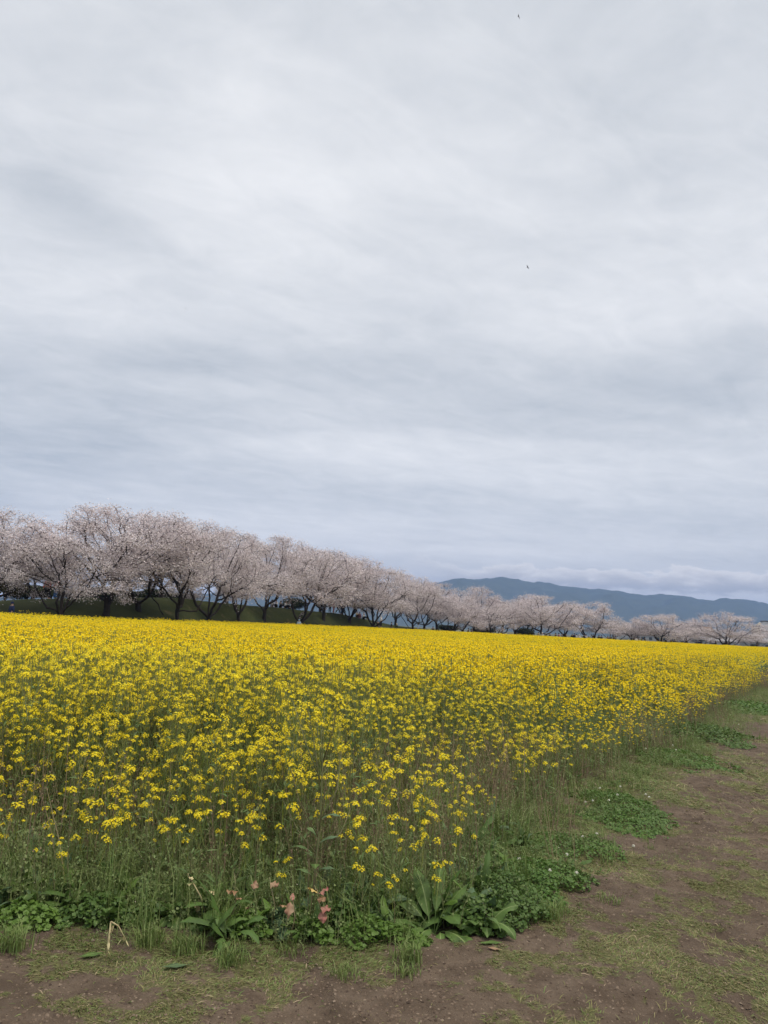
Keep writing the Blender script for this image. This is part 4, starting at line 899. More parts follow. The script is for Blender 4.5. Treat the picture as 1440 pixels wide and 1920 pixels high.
# bodies and clothes: share mesh data, clothing colour is set per object
for kd in POSES:
    for me, mm in zip(POSES[kd][:3], (M['skin'], MC['black'], MC['black'])):
        me.materials.clear(); me.materials.append(mm)
def person(px, py_head, Y, kd, top, leg, rz, label, hat=None, zbase=None):
    """Y metres away; py_head is the photo row of the top of the head (None: stand on the ground)"""
    hy = 1171+(px-720)*.0524; x = at_depth(px, hy, Y)[0]; gz = float(ground_z(x, Y))
    root = empty('person', (x, Y, gz), rz); tag(root, label, 'person')
    body, jk, tr, _ = POSES[kd]
    obj('body', body, root)
    for nm, me, c in (('jacket', jk, top), ('trousers', tr, leg)):
        o = obj(nm, me, root); o.material_slots[0].link = 'OBJECT'; o.material_slots[0].material = MC[c]
    h = obj('hair' if hat is None else 'hat', HAIR[kd], root)
    if hat: h.material_slots[0].link = 'OBJECT'; h.material_slots[0].material = MC[hat]; h.scale = (1.0, 1.0, 1.0)
    return root
e = lambda px: float(edge_d(px))
PEOPLE = [
 (84, e(84)+13, 'stand', 'red', 'black', .3, "person in red top and black trousers on the left bank top", None),
 (101, e(101)+13, 'stand', 'red', 'blue', 2.8, "person in red top and blue trousers on the left bank top", None),
 (89, e(89)+14, 'stand', 'black', 'black', 1.3, 'person in black standing between the two people in red', None),
 (23, e(23)+2.0, 'stand', 'navy', 'black', 2.6, 'person in navy seen above the flowers at the far left under the bank', 'navy'),
 (52, e(52)+1.5, 'sit', 'black', 'black', .5, 'person in black with a pale hat low behind the flowers at the far left', 'white'),
 (508, e(508)+12, 'sit', 'white', 'grey', .2, 'person in white sitting on the bank top, leftmost of the picnic group between two trunks', None),
 (516, e(516)+12.5, 'sit', 'white', 'black', 5.9, 'person in white sitting on the bank top, second of the picnic group between two trunks', None),
 (524, e(524)+12, 'sit', 'grey', 'black', .7, 'person in grey sitting on the bank top, third of the picnic group between two trunks', None),
 (534, e(534)+12.5, 'sit', 'white', 'black', 1.0, 'person in white with a black hat on the bank top, fourth of the picnic group', 'black'),
 (541, e(541)+12, 'sit', 'paleblue', 'black', 5.5, 'person in pale blue on the bank top, rightmost of the picnic group', None),
 (499, e(499)+1.0, 'sit', 'white', 'grey', 3.0, 'person in white crouching just behind the far edge of the flowers, below the curved trunk', 'white'),
 (561, e(561)+1.0, 'stand', 'paleblue', 'grey', 3.3, "person in a pale blue jacket behind the flowers, before a tree trunk", 'paleblue'),
 (601, e(601)+13, 'stand', 'black', 'black', 2.0, 'person in black standing on the bank, leftmost of the walkers', None),
 (607, e(607)+12, 'stand', 'grey', 'navy', 1.0, 'person in grey standing on the bank, second of the walkers', None),
 (617, e(617)+13, 'stand', 'pink', 'black', .6, 'person in a pink top standing on the bank among the walkers', None),
 (624, e(624)+12, 'stand', 'pink', 'pink', 2.2, 'person dressed all in pink standing on the bank among the walkers', None),
 (632, e(632)+12, 'walk', 'black', 'black', 1.3, 'person in black walking on the bank, right of the one dressed in pink', 'grey'),
 (638, e(638)+12, 'stand', 'navy', 'navy', .0, 'tall person in navy on the bank, last but one of the walkers', None),
 (643, e(643)+12, 'walk', 'navy', 'black', 1.6, 'person in a navy jacket and black trousers, rightmost of the walkers', None),
 (673, e(673)+11, 'sit', 'red', 'pink', .3, 'person in red sitting on the slope, right of a tree trunk', None),
 (681, e(681)+11, 'sit', 'white', 'black', .9, 'person in white and black sitting beside the red-clad picnicker', 'white'),
 (668, e(668)+11.5, 'sit', 'cream', 'brown', .9, 'person in cream sitting to the left of the red-clad picnicker', None),
 (714, e(714)+8, 'stand', 'white', 'black', .9, 'person in a white top under the arched branch at the right end of the bank', 'white'),
 (708, e(708)+8, 'sit', 'black', 'black', .4, 'person in black sitting under the arched branch at the right end of the bank', None),
 (734, e(734)+5, 'stand', 'black', 'brown', 1.4, 'person in black standing on the low grass right of the arched branch', None),
 (744, e(744)+4, 'stand', 'green', 'brown', 2.4, "person in dark green with a pale hat standing right of the one in black", 'cream'),
 (784, e(784)+5, 'stand', 'paleblue', 'navy', 1.4, 'person in pale blue standing before the trunk of the dense cherry tree', None),
 (791, e(791)+3, 'sit', 'black', 'black', 2.4, 'person in black sitting just right of the one in pale blue', None),
 (812, e(812)+2, 'stand', 'black', 'navy', .4, 'person in black and navy standing under the ridge-end cherry tree', None),
 (816, e(816)+2, 'sit', 'black', 'black', 1.4, 'person in black sitting under the ridge-end cherry tree', None),
 (878, e(878)+2, 'walk', 'black', 'white', 1.5, 'person in black with white trousers at the crop edge left of the low wide tree', None),
 (885, e(885)+2, 'stand', 'grey', 'black', .5, "person in grey with white hat left of the low wide tree", 'white'),
 (898, e(898)+2, 'sit', 'pink', 'cream', 1.5, 'person in pale pink low at the crop edge under the low wide tree', 'pink'),
 (943, e(943)+1.5, 'sit', 'black', 'black', .5, 'person in black at the left of the dark-clothed group at the crop edge', None),
 (950, e(950)+1.5, 'sit', 'navy', 'black', 3.5, 'person in navy in the middle of the dark-clothed group at the crop edge', 'navy'),
 (957, e(957)+1.5, 'sit', 'black', 'navy', 2.0, 'person in black at the right of the dark-clothed group at the crop edge', None),
 (965, e(965)+1.5, 'sit', 'cream', 'grey', 1.0, 'person in cream with a cream hat right of the dark-clothed group', 'cream'),
 (1010, e(1010)+1.5, 'stand', 'grey', 'black', .3, 'person in grey, leftmost of the group below the broad rounded tree', None),
 (1017, e(1017)+1.5, 'stand', 'white', 'black', 2.3, 'person in white with a white hat, second of the group below the broad rounded tree', 'white'),
 (1024, e(1024)+1.5, 'stand', 'black', 'black', 1.3, 'person in black with a pale blue hat below the broad rounded tree', 'paleblue'),
 (1031, e(1031)+1.5, 'walk', 'navy', 'black', 4.3, 'person in navy walking below the broad rounded tree', None),
 (1042, e(1042)+1.5, 'stand', 'brown', 'black', .8, 'person in brown below the right side of the broad rounded tree', None),
 (1048, e(1048)+1.5, 'stand', 'pink', 'brown', 1.9, 'person in a pink top below the right side of the broad rounded tree', None),
 (1054, e(1054)+1.5, 'walk', 'grey', 'black', 5.0, 'person in grey walking right of the one in a pink top', None),
]
CROWD = [(1061, 'black', 'black', None, 'walk'), (1073, 'black', 'navy', None, 'stand'), (1077, 'navy', 'black', None, 'stand'), (1081, 'white', 'black', None, 'stand'), (1086, 'white', 'grey', 'white', 'walk'), (1095, 'black', 'black', None, 'stand'), (1099, 'white', 'black', None, 'walk'),
         (1109, 'paleblue', 'navy', None, 'stand'), (1112, 'black', 'black', None, 'walk'), (1123, 'black', 'brown', None, 'stand'), (1128, 'navy', 'black', None, 'stand'), (1140, 'brown', 'black', None, 'walk'), (1144, 'black', 'grey', None, 'stand'), (1151, 'black', 'black', None, 'stand'), (1154, 'grey', 'black', 'black', 'walk'),
         (1189, 'black', 'black', None, 'stand'), (1193, 'white', 'black', None, 'stand'), (1198, 'grey', 'navy', None, 'walk'), (1203, 'black', 'black', None, 'stand'), (1209, 'brown', 'black', None, 'walk'), (1249, 'black', 'grey', None, 'stand'), (1258, 'black', 'black', None, 'stand'), (1264, 'navy', 'black', None, 'walk'), (1271, 'grey', 'black', None, 'stand'), (1279, 'black', 'brown', None, 'stand'),
         (1287, 'black', 'black', 'black', 'stand'), (1305, 'black', 'black', None, 'walk'), (1311, 'navy', 'black', None, 'stand'), (1332, 'grey', 'black', None, 'stand'), (1342, 'black', 'navy', None, 'stand'), (1359, 'black', 'black', None, 'stand'), (1364, 'brown', 'black', None, 'walk'), (1384, 'paleblue', 'navy', 'navy', 'stand'), (1408, 'black', 'black', None, 'sit'), (1412, 'white', 'grey', 'white', 'sit'), (1419, 'black', 'black', None, 'stand'), (1424, 'white', 'black', 'white', 'sit')]
near_ = [(1095, 'left of the V-limbed tree'), (1122, 'under the V-limbed tree'), (1165, 'right of the V-limbed tree'), (1215, 'left of the airy tree'), (1275, 'right of the airy tree'), (1300, 'left of the lone tree'), (1350, 'left under the lone tree'), (1375, 'beside the lone tree trunk'), (1440, 'right of the lone tree')]
cnt = {}
for px, t_, l_, hat, kd in CROWD:
    for lim, wh in near_:
        if px < lim: break
    key = (t_, l_, hat, kd, wh); cnt[key] = cnt.get(key, 0)+1
    ordn = {1: '', 2: ', second from left', 3: ', third from left', 4: ', fourth from left'}[cnt[key]]
    lab = 'person in %s and %s%s %s %s%s' % (t_, l_, (' with '+hat+' hat') if hat else '', {'walk': 'walking', 'stand': 'standing', 'sit': 'sitting'}[kd], wh, ordn)
    PEOPLE.append((px, e(px)+1.5+(px*7 % 5)*.6, kd, t_, l_, (px*1.7) % 6.28, lab, hat))
for px, Y_, kd, t_, l_, rz, lab, hat in PEOPLE:
    p = person(px, None, Y_, kd, t_, l_, rz, lab, hat); p['group'] = 'visitors walking and picnicking under the cherry trees'
# picnic sheets on the bank
for px, w_, c_, lab in ((520, 2.2, 'cream', 'pale picnic sheet under the group on the bank top'), (676, 1.8, 'white', 'white picnic sheet under the red-clad picnicker on the slope'), (628, 1.6, 'cream', 'pale picnic sheet laid below the walkers on the bank')):
    Y_ = e(px)+14.6; hy = 1171+(px-720)*.0524; x = at_depth(px, hy, Y_)[0]; V_ = []; n_ = 8
    for j in range(n_):
        for i in range(n_):
            a = x+(i/(n_-1)-.5)*w_; c = Y_+(j/(n_-1)-.5)*.8; V_.append((a, c, float(ground_z(a, c))+.05+.02*math.sin(i*2+j)))
    me = mk_mesh('picnic_sheet', V_, [[j*n_+i, j*n_+i+1, (j+1)*n_+i+1, (j+1)*n_+i] for j in range(n_-1) for i in range(n_-1)], [MC[c_]]); tag(obj('picnic_sheet', me), lab, 'picnic sheet', 'picnic sheets on the bank')

# ------------------------------------------------------------------ buildings, poles, cable far behind on the right
M['roof'] = plain('roof_brown', (.16, .11, .08), .8, .2, 2.); M['wallc'] = plain('wall_cream', (.36, .32, .24), .8, .06, 1.); M['wallw'] = plain('wall_white', (.36, .38, .40), .7, .05, 1.); M['glass'] = plain('window_glass', (.05, .07, .09), .2, .1, 1., spec=.6)
M['pole'] = plain('pole_concrete', (.09, .09, .095), .8, .1, 3.); M['film'] = plain('pale_sheet_roof', (.30, .31, .34), .6, .08, 1.); M['tile'] = plain('roof_grey_tile', (.07, .075, .08), .7, .2, 3.)
def xy_at(px, Y): hy = 1171+(px-720)*.0524; return float(at_depth(px, hy, Y)[0])
def tower(px, Y, py_top, w, wall, lab, cap=None):
    x = xy_at(px, Y); zt = float(at_depth(px, py_top, Y)[2]); root = empty('tower_block', (x, Y, 0), .3); tag(root, lab, 'building')
    mb = MB(); mb.box((0, 0, zt/2-1), (w, w*.8, zt+2)); obj('wall', mb.mesh('wall', [M[wall]]), root)
    mb = MB(); mb.box((0, 0, zt+.25), (w*1.06, w*.86, .5)); obj('roof', mb.mesh('roof', [M['tile']]), root)
    if cap: mb = MB(); mb.tube([(0, 0, zt+.5), (0, 0, zt+cap*.5), (0, 0, zt+cap)], [w*.34, w*.26, .15], 8); obj('roof_turret', mb.mesh('turret', [M['wallc']]), root)
    nfl = max(2, int(zt/3.2))
    for f_ in range(1, nfl):
        for s_ in (-1, 0, 1):
            mb = MB(); mb.box((s_*w*.3, -w*.4-.02, f_*3.2+.6), (w*.16, .1, 1.5)); obj('window', mb.mesh('window', [M['glass']]), root)
tower(1425, 520, 1176, 7.5, 'wallc', 'beige tower with a small turret near the right edge below the hills', 3.4)
tower(1441, 480, 1166, 6.5, 'wallw', 'white tower block cut by the right edge of the photo')
def house(px, Y, w, d, hw, hr, wall, roof, lab, rz=0.):
    x = xy_at(px, Y); root = empty('house', (x, Y, float(ground_z(x, Y))-.1), rz); tag(root, lab, 'house', 'houses beyond the cherry trees')
    mb = MB(); mb.box((0, 0, hw/2), (w, d, hw)); mb.add([(-w/2, -d/2, hw), (-w/2, d/2, hw), (-w/2, 0, hw+hr), (w/2, -d/2, hw), (w/2, d/2, hw), (w/2, 0, hw+hr)], [[0, 2, 1, -1], [3, 4, 5, -1]]); obj('wall', mb.mesh('wall', [M[wall]]), root)
    mb = MB(); o_ = .5; t = .18
    for s_ in (-1, 1):
        a = [(-w/2-o_, 0, hw+hr+.02), (w/2+o_, 0, hw+hr+.02), (w/2+o_, s_*(d/2+o_), hw-o_*hr/(d/2)), (-w/2-o_, s_*(d/2+o_), hw-o_*hr/(d/2))]; a2 = [(p[0], p[1], p[2]+t) for p in a]
        mb.add(a+a2, [[0, 1, 2, 3], [7, 6, 5, 4], [0, 3, 7, 4], [1, 5, 6, 2], [3, 2, 6, 7]])
    obj('roof', mb.mesh('roof', [M[roof]]), root)
    for k in (-1, 0, 1):
        mb = MB(); mb.box((k*w*.28, -d/2-.02, hw*.55), (w*.12, .1, hw*.28)); obj('window', mb.mesh('window', [M['glass']]), root)
house(1306, 330, 13, 10, 4.2, 3.6, 'wallc', 'roof', 'brown-roofed house behind the utility poles', .2)
house(1289, 300, 9, 8, 4.5, 2.6, 'wallw', 'tile', 'grey-roofed house left of the utility poles', -.3)
house(1404, 310, 10, 7, 3.4, 1.6, 'wallw', 'film', 'white low building left of the beige tower', .1)
house(1195, 260, 9, 8, 3.0, 1.8, 'wallw', 'tile', 'house with a dark grey roof behind the bushy low cherry tree', .2)
house(1243, 270, 8, 7, 3.0, 1.8, 'wallc', 'tile', 'house with a dark roof showing above the airy cherry tree', -.2)
house(1430, 235, 16, 7, 2.2, .9, 'wallw', 'film', 'long pale low shed at the right edge behind the seated visitors', 0.)
house(1325, 230, 14, 7, 2.0, .9, 'wallw', 'film', 'long pale low shed behind the left side of the lone wide tree', .05)
def pole(px, Y, py_top, lab):
    x = xy_at(px, Y); zt = float(at_depth(px, py_top, Y)[2]); root = empty('utility_pole', (x, Y, -.2)); tag(root, lab, 'utility pole', 'utility poles below the hills')
    mb = MB(); mb.tube([(0, 0, 0), (0, 0, zt+.2)], [.22, .15], 8); obj('post', mb.mesh('post', [M['pole']]), root)
    for k, z in enumerate((zt-.6, zt-1.7)):
        mb = MB(); mb.box((0, 0, z), (2.2, .14, .14)); obj('crossarm', mb.mesh('crossarm', [M['pole']]), root)
    mb = MB(); mb.tube([(.4, 0, zt-3.2), (.4, 0, zt-2.3)], [.28, .28], 8); obj('transformer', mb.mesh('transformer', [M['pole']]), root)
    return (x, Y, zt-.5)
pp = [pole(1299.5, 255, 1163, 'taller left utility pole standing against the hills'), pole(1313.5, 275, 1166, 'shorter right utility pole standing against the hills'), pole(1380, 300, 1162, 'utility pole rising through the crown of the lone wide tree')]
pe = (xy_at(1500, 320), 320, 11.5); pw = (xy_at(1262, 235), 235, 9.6)
for k, (a, c) in enumerate(((pw, pp[0]), (pp[0], pp[1]), (pp[1], pp[2]), (pp[2], pe))):
    a = np.array(a); c = np.array(c); t = np.linspace(0, 1, 14)[:, None]; P = a+(c-a)*t; P[:, 2] -= (4*t*(1-t))[:, 0]*(.7 if k != 1 else .1)
    mb = MB(); mb.tube(P, .045, 4); tag(obj('power_cable', mb.mesh('power_cable', [M['pole']])), ['thin power cable left of the taller utility pole', 'short power cable between the two close utility poles', 'power cable behind the left half of the lone wide tree', 'power cable running right from the lone wide tree to the photo edge'][k], 'cable', 'power cables')
# ------------------------------------------------------------------ birds
M['bird'] = plain('bird_feathers', (.02, .02, .024), .8, .1)
def bird(px, py, D, span, roll, bank, lab):
    root = empty('bird', tuple(at_depth(px, py, D))); root.rotation_euler = (roll, bank, .6); tag(root, lab, 'bird')
    mb = MB(); mb.tube([(0, -.09, 0), (0, -.06, .004), (0, 0, 0), (0, .07, -.002), (0, .14, 0)], [.006, .018, .028, .018, .008], 8); obj('body', mb.mesh('body', [M['bird']], True), root)
    for s_ in (-1, 1):
        mb = MB(); v = [(0, -.04, .01), (0, .05, .01), (s_*span*.25, -.06, .05), (s_*span*.25, .04, .045), (s_*span*.5, .03, .02), (s_*span*.5, .045, .02)]; v2 = [(a, c, d-.008) for a, c, d in v]
        mb.add(v+v2, [[0, 1, 3, 2], [2, 3, 5, 4], [6, 8, 9, 7], [8, 10, 11, 9], [0, 2, 8, 6], [2, 4, 10, 8], [1, 7, 9, 3], [3, 9, 11, 5], [4, 5, 11, 10]]); obj('wing', mb.mesh('wing', [M['bird']]), root)
bird(972, 31, 42, .30, 1.25, 1.2, 'dark bird high in the sky near the top of the photo')
bird(989, 501, 58, .34, .3, .9, 'dark bird in the sky right of the middle, about halfway up')
bird(348, 579, 80, .30, .4, 1.0, 'tiny dark bird in the sky on the left')

# ------------------------------------------------------------------ foreground plants, one by one
def gpos(px, py): p = on_ground(px, py, 0.0); return np.array([p[0], p[1], float(ground_z(p[0], p[1]))])
def leafy_plant(name, px, py, spec, label, cat, mats, extra=None, group=None):
    """spec: list of (azimuth, elevation, length, width, droop) in metres; every leaf is a part"""
    p = gpos(px, py); root = empty(name, tuple(p)); tag(root, label, cat, group); rs_ = random.Random(int(px*7+py))
    for (a, el_, L, w_, dr) in spec:
        mb = MB(); mb.leaf((rs_.uniform(-.03, .03), rs_.uniform(-.03, .03), .005), a, el_, L, w_, dr, .20, .30, 14, 0, 1, .22, rs=rs_, twist=rs_.uniform(-.5, .5)); obj('leaf', mb.mesh('leaf', mats, True), root)
    if extra: extra(root, rs_)
    return root
def rosette(n, L, w_, rs_, e0=.35, e1=1.25, front=False):
    return [((i*2.399+rs_.uniform(-.25, .25)), rs_.uniform(e0, e1), L*rs_.uniform(.55, 1.2), w_*rs_.uniform(.7, 1.4), rs_.uniform(.9, 2.4)) for i in range(n)]
rs = random.Random(23); DM = [M['dock'], M['rib']]
leafy_plant('dock_plant', 815, 1735, [(a_, e_*.93, L_*(.95+.45*((i_*7) % 5)/4), w_*(1.0+.5*((i_*3) % 4)/3), d_+.35+.5*((i_*5) % 3)) for i_, (a_, e_, L_, w_, d_) in enumerate([(3.3, .75, .36, .080, 1.3), (3.0, .35, .32, .075, .9), (2.5, .95, .34, .085, 1.0), (1.9, 1.25, .36, .075, .6), (1.4, 1.35, .40, .07, .5), (.9, 1.15, .38, .08, .9), (.25, .95, .36, .08, 1.4), (-.15, .7, .34, .085, 1.7),
   (-.45, .45, .30, .07, 1.3), (-.9, .5, .30, .07, 1.5), (-1.6, .6, .26, .065, 1.6), (-2.2, .55, .28, .07, 1.4), (-2.8, .6, .33, .075, 1.3), (3.8, .6, .30, .07, 1.1), (1.6, 1.0, .33, .08, 1.2), (.5, 1.3, .34, .06, .6)])],
   "large dark dock plant with long wavy leaves at the bed's right corner", 'dock plant', DM, group='broad-leaved dock plants at the front of the bed')
DK = [(690, 1722, 9, .26, .06, 'blue-green leafy plant stand left of the large wavy dock plant'),
      (60, 1700, 9, .22, .06, 'low broad-leaved dock nearest the left edge of the photo'), (140, 1705, 11, .25, .065, 'broad-leaved dock in front of the tall weeds, second from the left edge'), (250, 1690, 10, .30, .055, 'dock with long arched leaves left of the cream wilted stalk'),
      (200, 1722, 8, .20, .06, 'flattened dock rosette behind the bent yellow stalk'), (340, 1712, 9, .26, .05, 'upright narrow-leaved dock under the cream wilted stalk'), (905, 1742, 8, .22, .06, 'low dock rosette at the bare earth right of the large wavy dock plant'), (20, 1680, 8, .22, .055, 'dock plant cut by the left edge of the photo')]
for i, (px, py, n_, L, w_, lab) in enumerate(DK):
    leafy_plant('dock_plant', px, py, rosette(n_+3, L, w_, rs, .3, 1.3), lab, 'dock plant', [M['bluegreen'], M['rib']] if i == 0 else DM, group='broad-leaved dock plants at the front of the bed')
def lying_leaf(px, py, az_, L, w_, mat, lab):
    p = gpos(px, py); mb = MB(); mb.leaf((0, 0, .012), az_, .12, L, w_, .2, .10, .12, 8, 0, 1, .25, rs=random.Random(int(px))); o = obj('fallen_leaf', mb.mesh('fallen_leaf', mat, True)); o.location = p; tag(o, lab, 'leaf', 'torn leaves lying on the earth')
lying_leaf(885, 1768, .1, .16, .035, [M['dock'], M['rib']], 'torn dock leaf flat on the bare earth below the large wavy dock plant')
lying_leaf(285, 1812, .25, .17, .035, [M['bluegreen'], M['rib']], 'pale green torn leaf lying on the path left of the middle')
lying_leaf(130, 1790, .5, .16, .04, [M['dock'], M['rib']], 'dull green leaf lying on the path near the left edge')
lying_leaf(905, 1775, -.4, .10, .025, [M['wilt_brown'], M['rib']], 'small greyish leaf tip lying on the earth at the corner of the bed')
# stems with withered leaves
def withered(px, py, px2, py2, leaves, lab, stemmat='stem_low', cat='withered plant', group='withered leaves at the front of the bed'):
    """stalk from ground point to an upper point (photo px), leaves: (px,py,azimuth,elev,L,W,droop,mat)"""
    p = gpos(px, py); root = empty('withered_plant', tuple(p)); tag(root, lab, cat, group); top = at_depth(px2, py2, p[1])-p
    mid = top*.5+np.array([.02, -.02, .01]); mb = MB(); mb.tube([(0, 0, 0), mid, top], [.005, .004, .0025], 5); obj('stalk', mb.mesh('stalk', [M[stemmat]], True), root)
    for k, (a, c, az_, el_, L, w_, dr, mt) in enumerate(leaves):
        q = at_depth(a, c, p[1]-.03)-p; mb = MB(); mb.leaf(q, az_, el_, L*.68, w_*.78, dr, .26, .35, 12, 0, None, .08, lobes=0, rs=random.Random(k+int(px)), twist=.5); obj('leaf', mb.mesh('leaf', [M[mt]], True), root)
        t_ = float(np.clip(q[2]/max(.03, top[2]), .05, 1.)); j = top*t_; mb = MB(); mb.tube([j, (j+q)/2+[0, 0, .015], q], [.003, .0025, .002], 4); obj('leaf_stalk', mb.mesh('leaf_stalk', [M['stem_low']], True), root)
withered(432, 1735, 440, 1640, [(448, 1672, 3.3, .25, .095, .075, .5, 'wilt_tan')], 'tan withered leaf on a low stalk, leftmost of the reddish leaves')
withered(478, 1735, 470, 1640, [(474, 1668, 1.2, .9, .07, .05, .3, 'wilt_brown'), (455, 1685, 3.2, .3, .06, .035, .9, 'wilt_tan'), (470, 1700, 2.4, -.2, .07, .03, .9, 'wilt_brown')], 'brown crumpled leaves hanging between the tan leaf and the pink folded one')
withered(512, 1738, 505, 1645, [(506, 1655, -.3, .2, .07, .07, 1.2, 'wilt_brown')], 'olive and brown rounded leaf just left of the pink folded one')
withered(545, 1745, 548, 1680, [(545, 1690, -1.7, -.6, .13, .06, .9, 'wilt_brown'), (541, 1700, 3.1, .3, .07, .04, .6, 'wilt_tan'), (546, 1690, 1.4, .8, .07, .03, .5, 'wilt_pink')], 'pinkish brown leaf folded down to the ground in the middle of the bed front')
withered(600, 1740, 590, 1660, [(597, 1676, -.2, .8, .09, .06, .6, 'wilt_pink'), (596, 1675, 3.0, .7, .09, .045, .8, 'wilt_yellow'), (600, 1680, -1.2, .1, .08, .06, .7, 'wilt_tan')], 'pink leaf with a yellow lobe, upper of the reddish pair in the middle')
withered(612, 1745, 604, 1690, [(600, 1700, -.3, .1, .085, .07, .7, 'wilt_pink'), (603, 1708, -1.2, -.6, .09, .06, .7, 'wilt_pink')], 'dark pink leaf hanging below the pink and yellow one')
withered(390, 1722, 352, 1638, [(353, 1645, .2, .1, .05, .025, 1.0, 'wilt_cream'), (362, 1657, 3.0, .1, .06, .04, 1.2, 'wilt_cream'), (378, 1690, 3.4, -.3, .07, .045, 1.2, 'wilt_cream'), (388, 1672, .3, .3, .08, .04, 2.0, 'wilt_cream'), (372, 1696, -1.5, -.8, .06, .03, .3, 'wilt_cream')], 'cream wilted stalk with drooping pale leaves leaning left', 'wilt_cream', 'wilted plant', None)
# bent broken stalk in front
p = gpos(200, 1795); root = empty('broken_stalk', tuple(p)); tag(root, "broken yellow stalk bent in two, standing on the earth before the dock leaves", 'stalk')
def q_(a, c): return at_depth(a, c, p[1])-p
mb = MB(); mb.tube([q_(200, 1795), q_(203, 1770), q_(208, 1728)], [.005, .0045, .004], 6); obj('stalk', mb.mesh('stalk', [M['wilt_cream']], True), root)
for (a, c, d_) in (((208, 1728), (222, 1736), (236, 1762)), ((206, 1752), (211, 1744), (213, 1736))):
    mb = MB(); mb.tube([q_(*a), q_(*c), q_(*d_)], [.004, .003, .002], 5); obj('broken_branch', mb.mesh('broken_branch', [M['wilt_cream']], True), root)
for k_, (a, c) in enumerate(((236, 1762), (232, 1755), (228, 1760), (204, 1765), (201, 1780), (212, 1734))):
    mb = MB(); mb.leaf(q_(a, c), k_*1.7, -.9, .035, .012, .4, .1, .4, 5, 0, None, .05, rs=random.Random(k_)); obj('seed_pod', mb.mesh('seed_pod', [M['wilt_cream']], True), root)
# mint-like rounded weeds, herbs, clover patches
def leaf_patch(name, px, py, rx, ry, hgt, n, size, mats, lab, cat, flowers=0, group=None, k=5, asp=1.):
    p = gpos(px, py); root = empty(name, tuple(p)); tag(root, lab, cat, group); rg = np.random.default_rng(int(px+py)); mb = MB()
    for i in range(n):
        r_ = math.sqrt(rg.random())*1.25; th = rg.uniform(0, 6.283); x, y = r_*math.cos(th)*rx, r_*math.sin(th)*ry
        q_n = float(fbm((p[0]+x)*3.2/max(.3, rx*2), (p[1]+y)*3.2/max(.3, rx*2), 8, 3))+.28*(float(noise2((p[0]+x)*25, (p[1]+y)*25, 9))-.5)
        if q_n < .14+.42*r_**1.6: continue
        r_ = min(1., r_)
        lump = .45+.55*float(noise2((p[0]+x)*11, (p[1]+y)*11, 4)); z = hgt*lump*(1-r_**2*.85)*(rg.random()**.45); gz = float(ground_z(p[0]+x, p[1]+y))-p[2]
        mb.rleaf((x, y, gz+z), (rg.normal(0, .55)+x/rx*.4, rg.normal(0, .55)+y/ry*.5, 1.0), size*rg.uniform(.6, 1.35), 0, k, asp)
        if i % 14 == 0: mb.ribbon([(x*.9, y*.9, gz), (x, y, gz+z)], .002, (1, 0, 0), 1)
    obj('foliage', mb.mesh('foliage', mats), root)
    for i in range(flowers):
        r_ = math.sqrt(rg.random())*.9; th = rg.uniform(0, 6.283); x, y = r_*math.cos(th)*rx, r_*math.sin(th)*ry; z = hgt*(1-r_**3*.6)+.03; fb = MB(); fb.tube([(x, y, z-.05), (x, y, z)], .0015, 4, 1)
        for j in range(16):
            d = rg.normal(0, 1, 3); d[2] = abs(d[2]); d /= np.linalg.norm(d); fb.rleaf(np.array([x, y, z])+d*.009, d, .010, 0, 4)
        obj('flower', fb.mesh('flower', [M['white'], M['stem']]), root)
G_ = [M['mint'], M['stem']]; CL = [M['clover'], M['stem']]; HB = [M['herb'], M['stem']]
leaf_patch('mint_plant', 465, 1745, .13, .10, .16, 700, .026, G_, 'bright green round-leaved weed below the tan and brown withered leaves', 'weed plant', group='round-leaved weeds at the bed front')
leaf_patch('mint_plant', 590, 1748, .13, .09, .12, 600, .024, G_, 'bright green round-leaved weed below the reddish pair of leaves', 'weed plant', group='round-leaved weeds at the bed front')
leaf_patch('mint_plant', 520, 1738, .09, .09, .16, 200, .045, [M['bluegreen'], M['stem']], 'dark bluish round-leaved weed left of the pink folded leaf', 'weed plant', group='round-leaved weeds at the bed front')
leaf_patch('mint_plant', 40, 1722, .22, .14, .14, 1500, .024, G_, 'low round-leaved weed at the left edge below the dock leaves', 'weed plant', group='round-leaved weeds at the bed front')
leaf_patch('mint_plant', 180, 1715, .26, .16, .15, 2200, .022, HB, 'dark low weed mat between the docks on the left', 'weed plant', group='round-leaved weeds at the bed front')
leaf_patch('mint_plant', 310, 1722, .22, .12, .14, 1900, .022, HB, 'dark low weed mat behind the grass left of the cream wilted stalk', 'weed plant', group='round-leaved weeds at the bed front')
leaf_patch('mint_plant', 700, 1752, .26, .13, .13, 2200, .019, G_, 'green low weed mat at the foot of the blue-green leafy stand', 'weed plant', group='round-leaved weeds at the bed front')
leaf_patch('herb_patch', 940, 1695, .30, .42, .22, 9000, .018, HB, 'dense dark green herb mound right of the large wavy dock plant', 'herb patch', 0, k=5)
leaf_patch('herb_patch', 1000, 1650, .40, .42, .15, 8000, .017, CL, 'bright green herb mound behind the dark one at the corner of the bed', 'herb patch', 4)
leaf_patch('herb_patch', 745, 1708, .26, .16, .16, 2800, .024, HB, 'dark low herb mound behind the blue-green stand and the dock', 'herb patch')
leaf_patch('herb_patch', 630, 1728, .26, .16, .20, 2600, .024, HB, 'dark herb mound behind the pair of reddish withered leaves', 'herb patch')
leaf_patch('herb_patch', 895, 1722, .20, .22, .20, 2600, .022, HB, 'dark herb mound hugging the right side of the large wavy dock plant', 'herb patch')
leaf_patch('clover_patch', 1160, 1515, .42, .75, .12, 9000, .018, CL, 'thick green clover patch with several white flowers, nearest on the right margin', 'clover patch', 8, 'clover patches along the path margin')
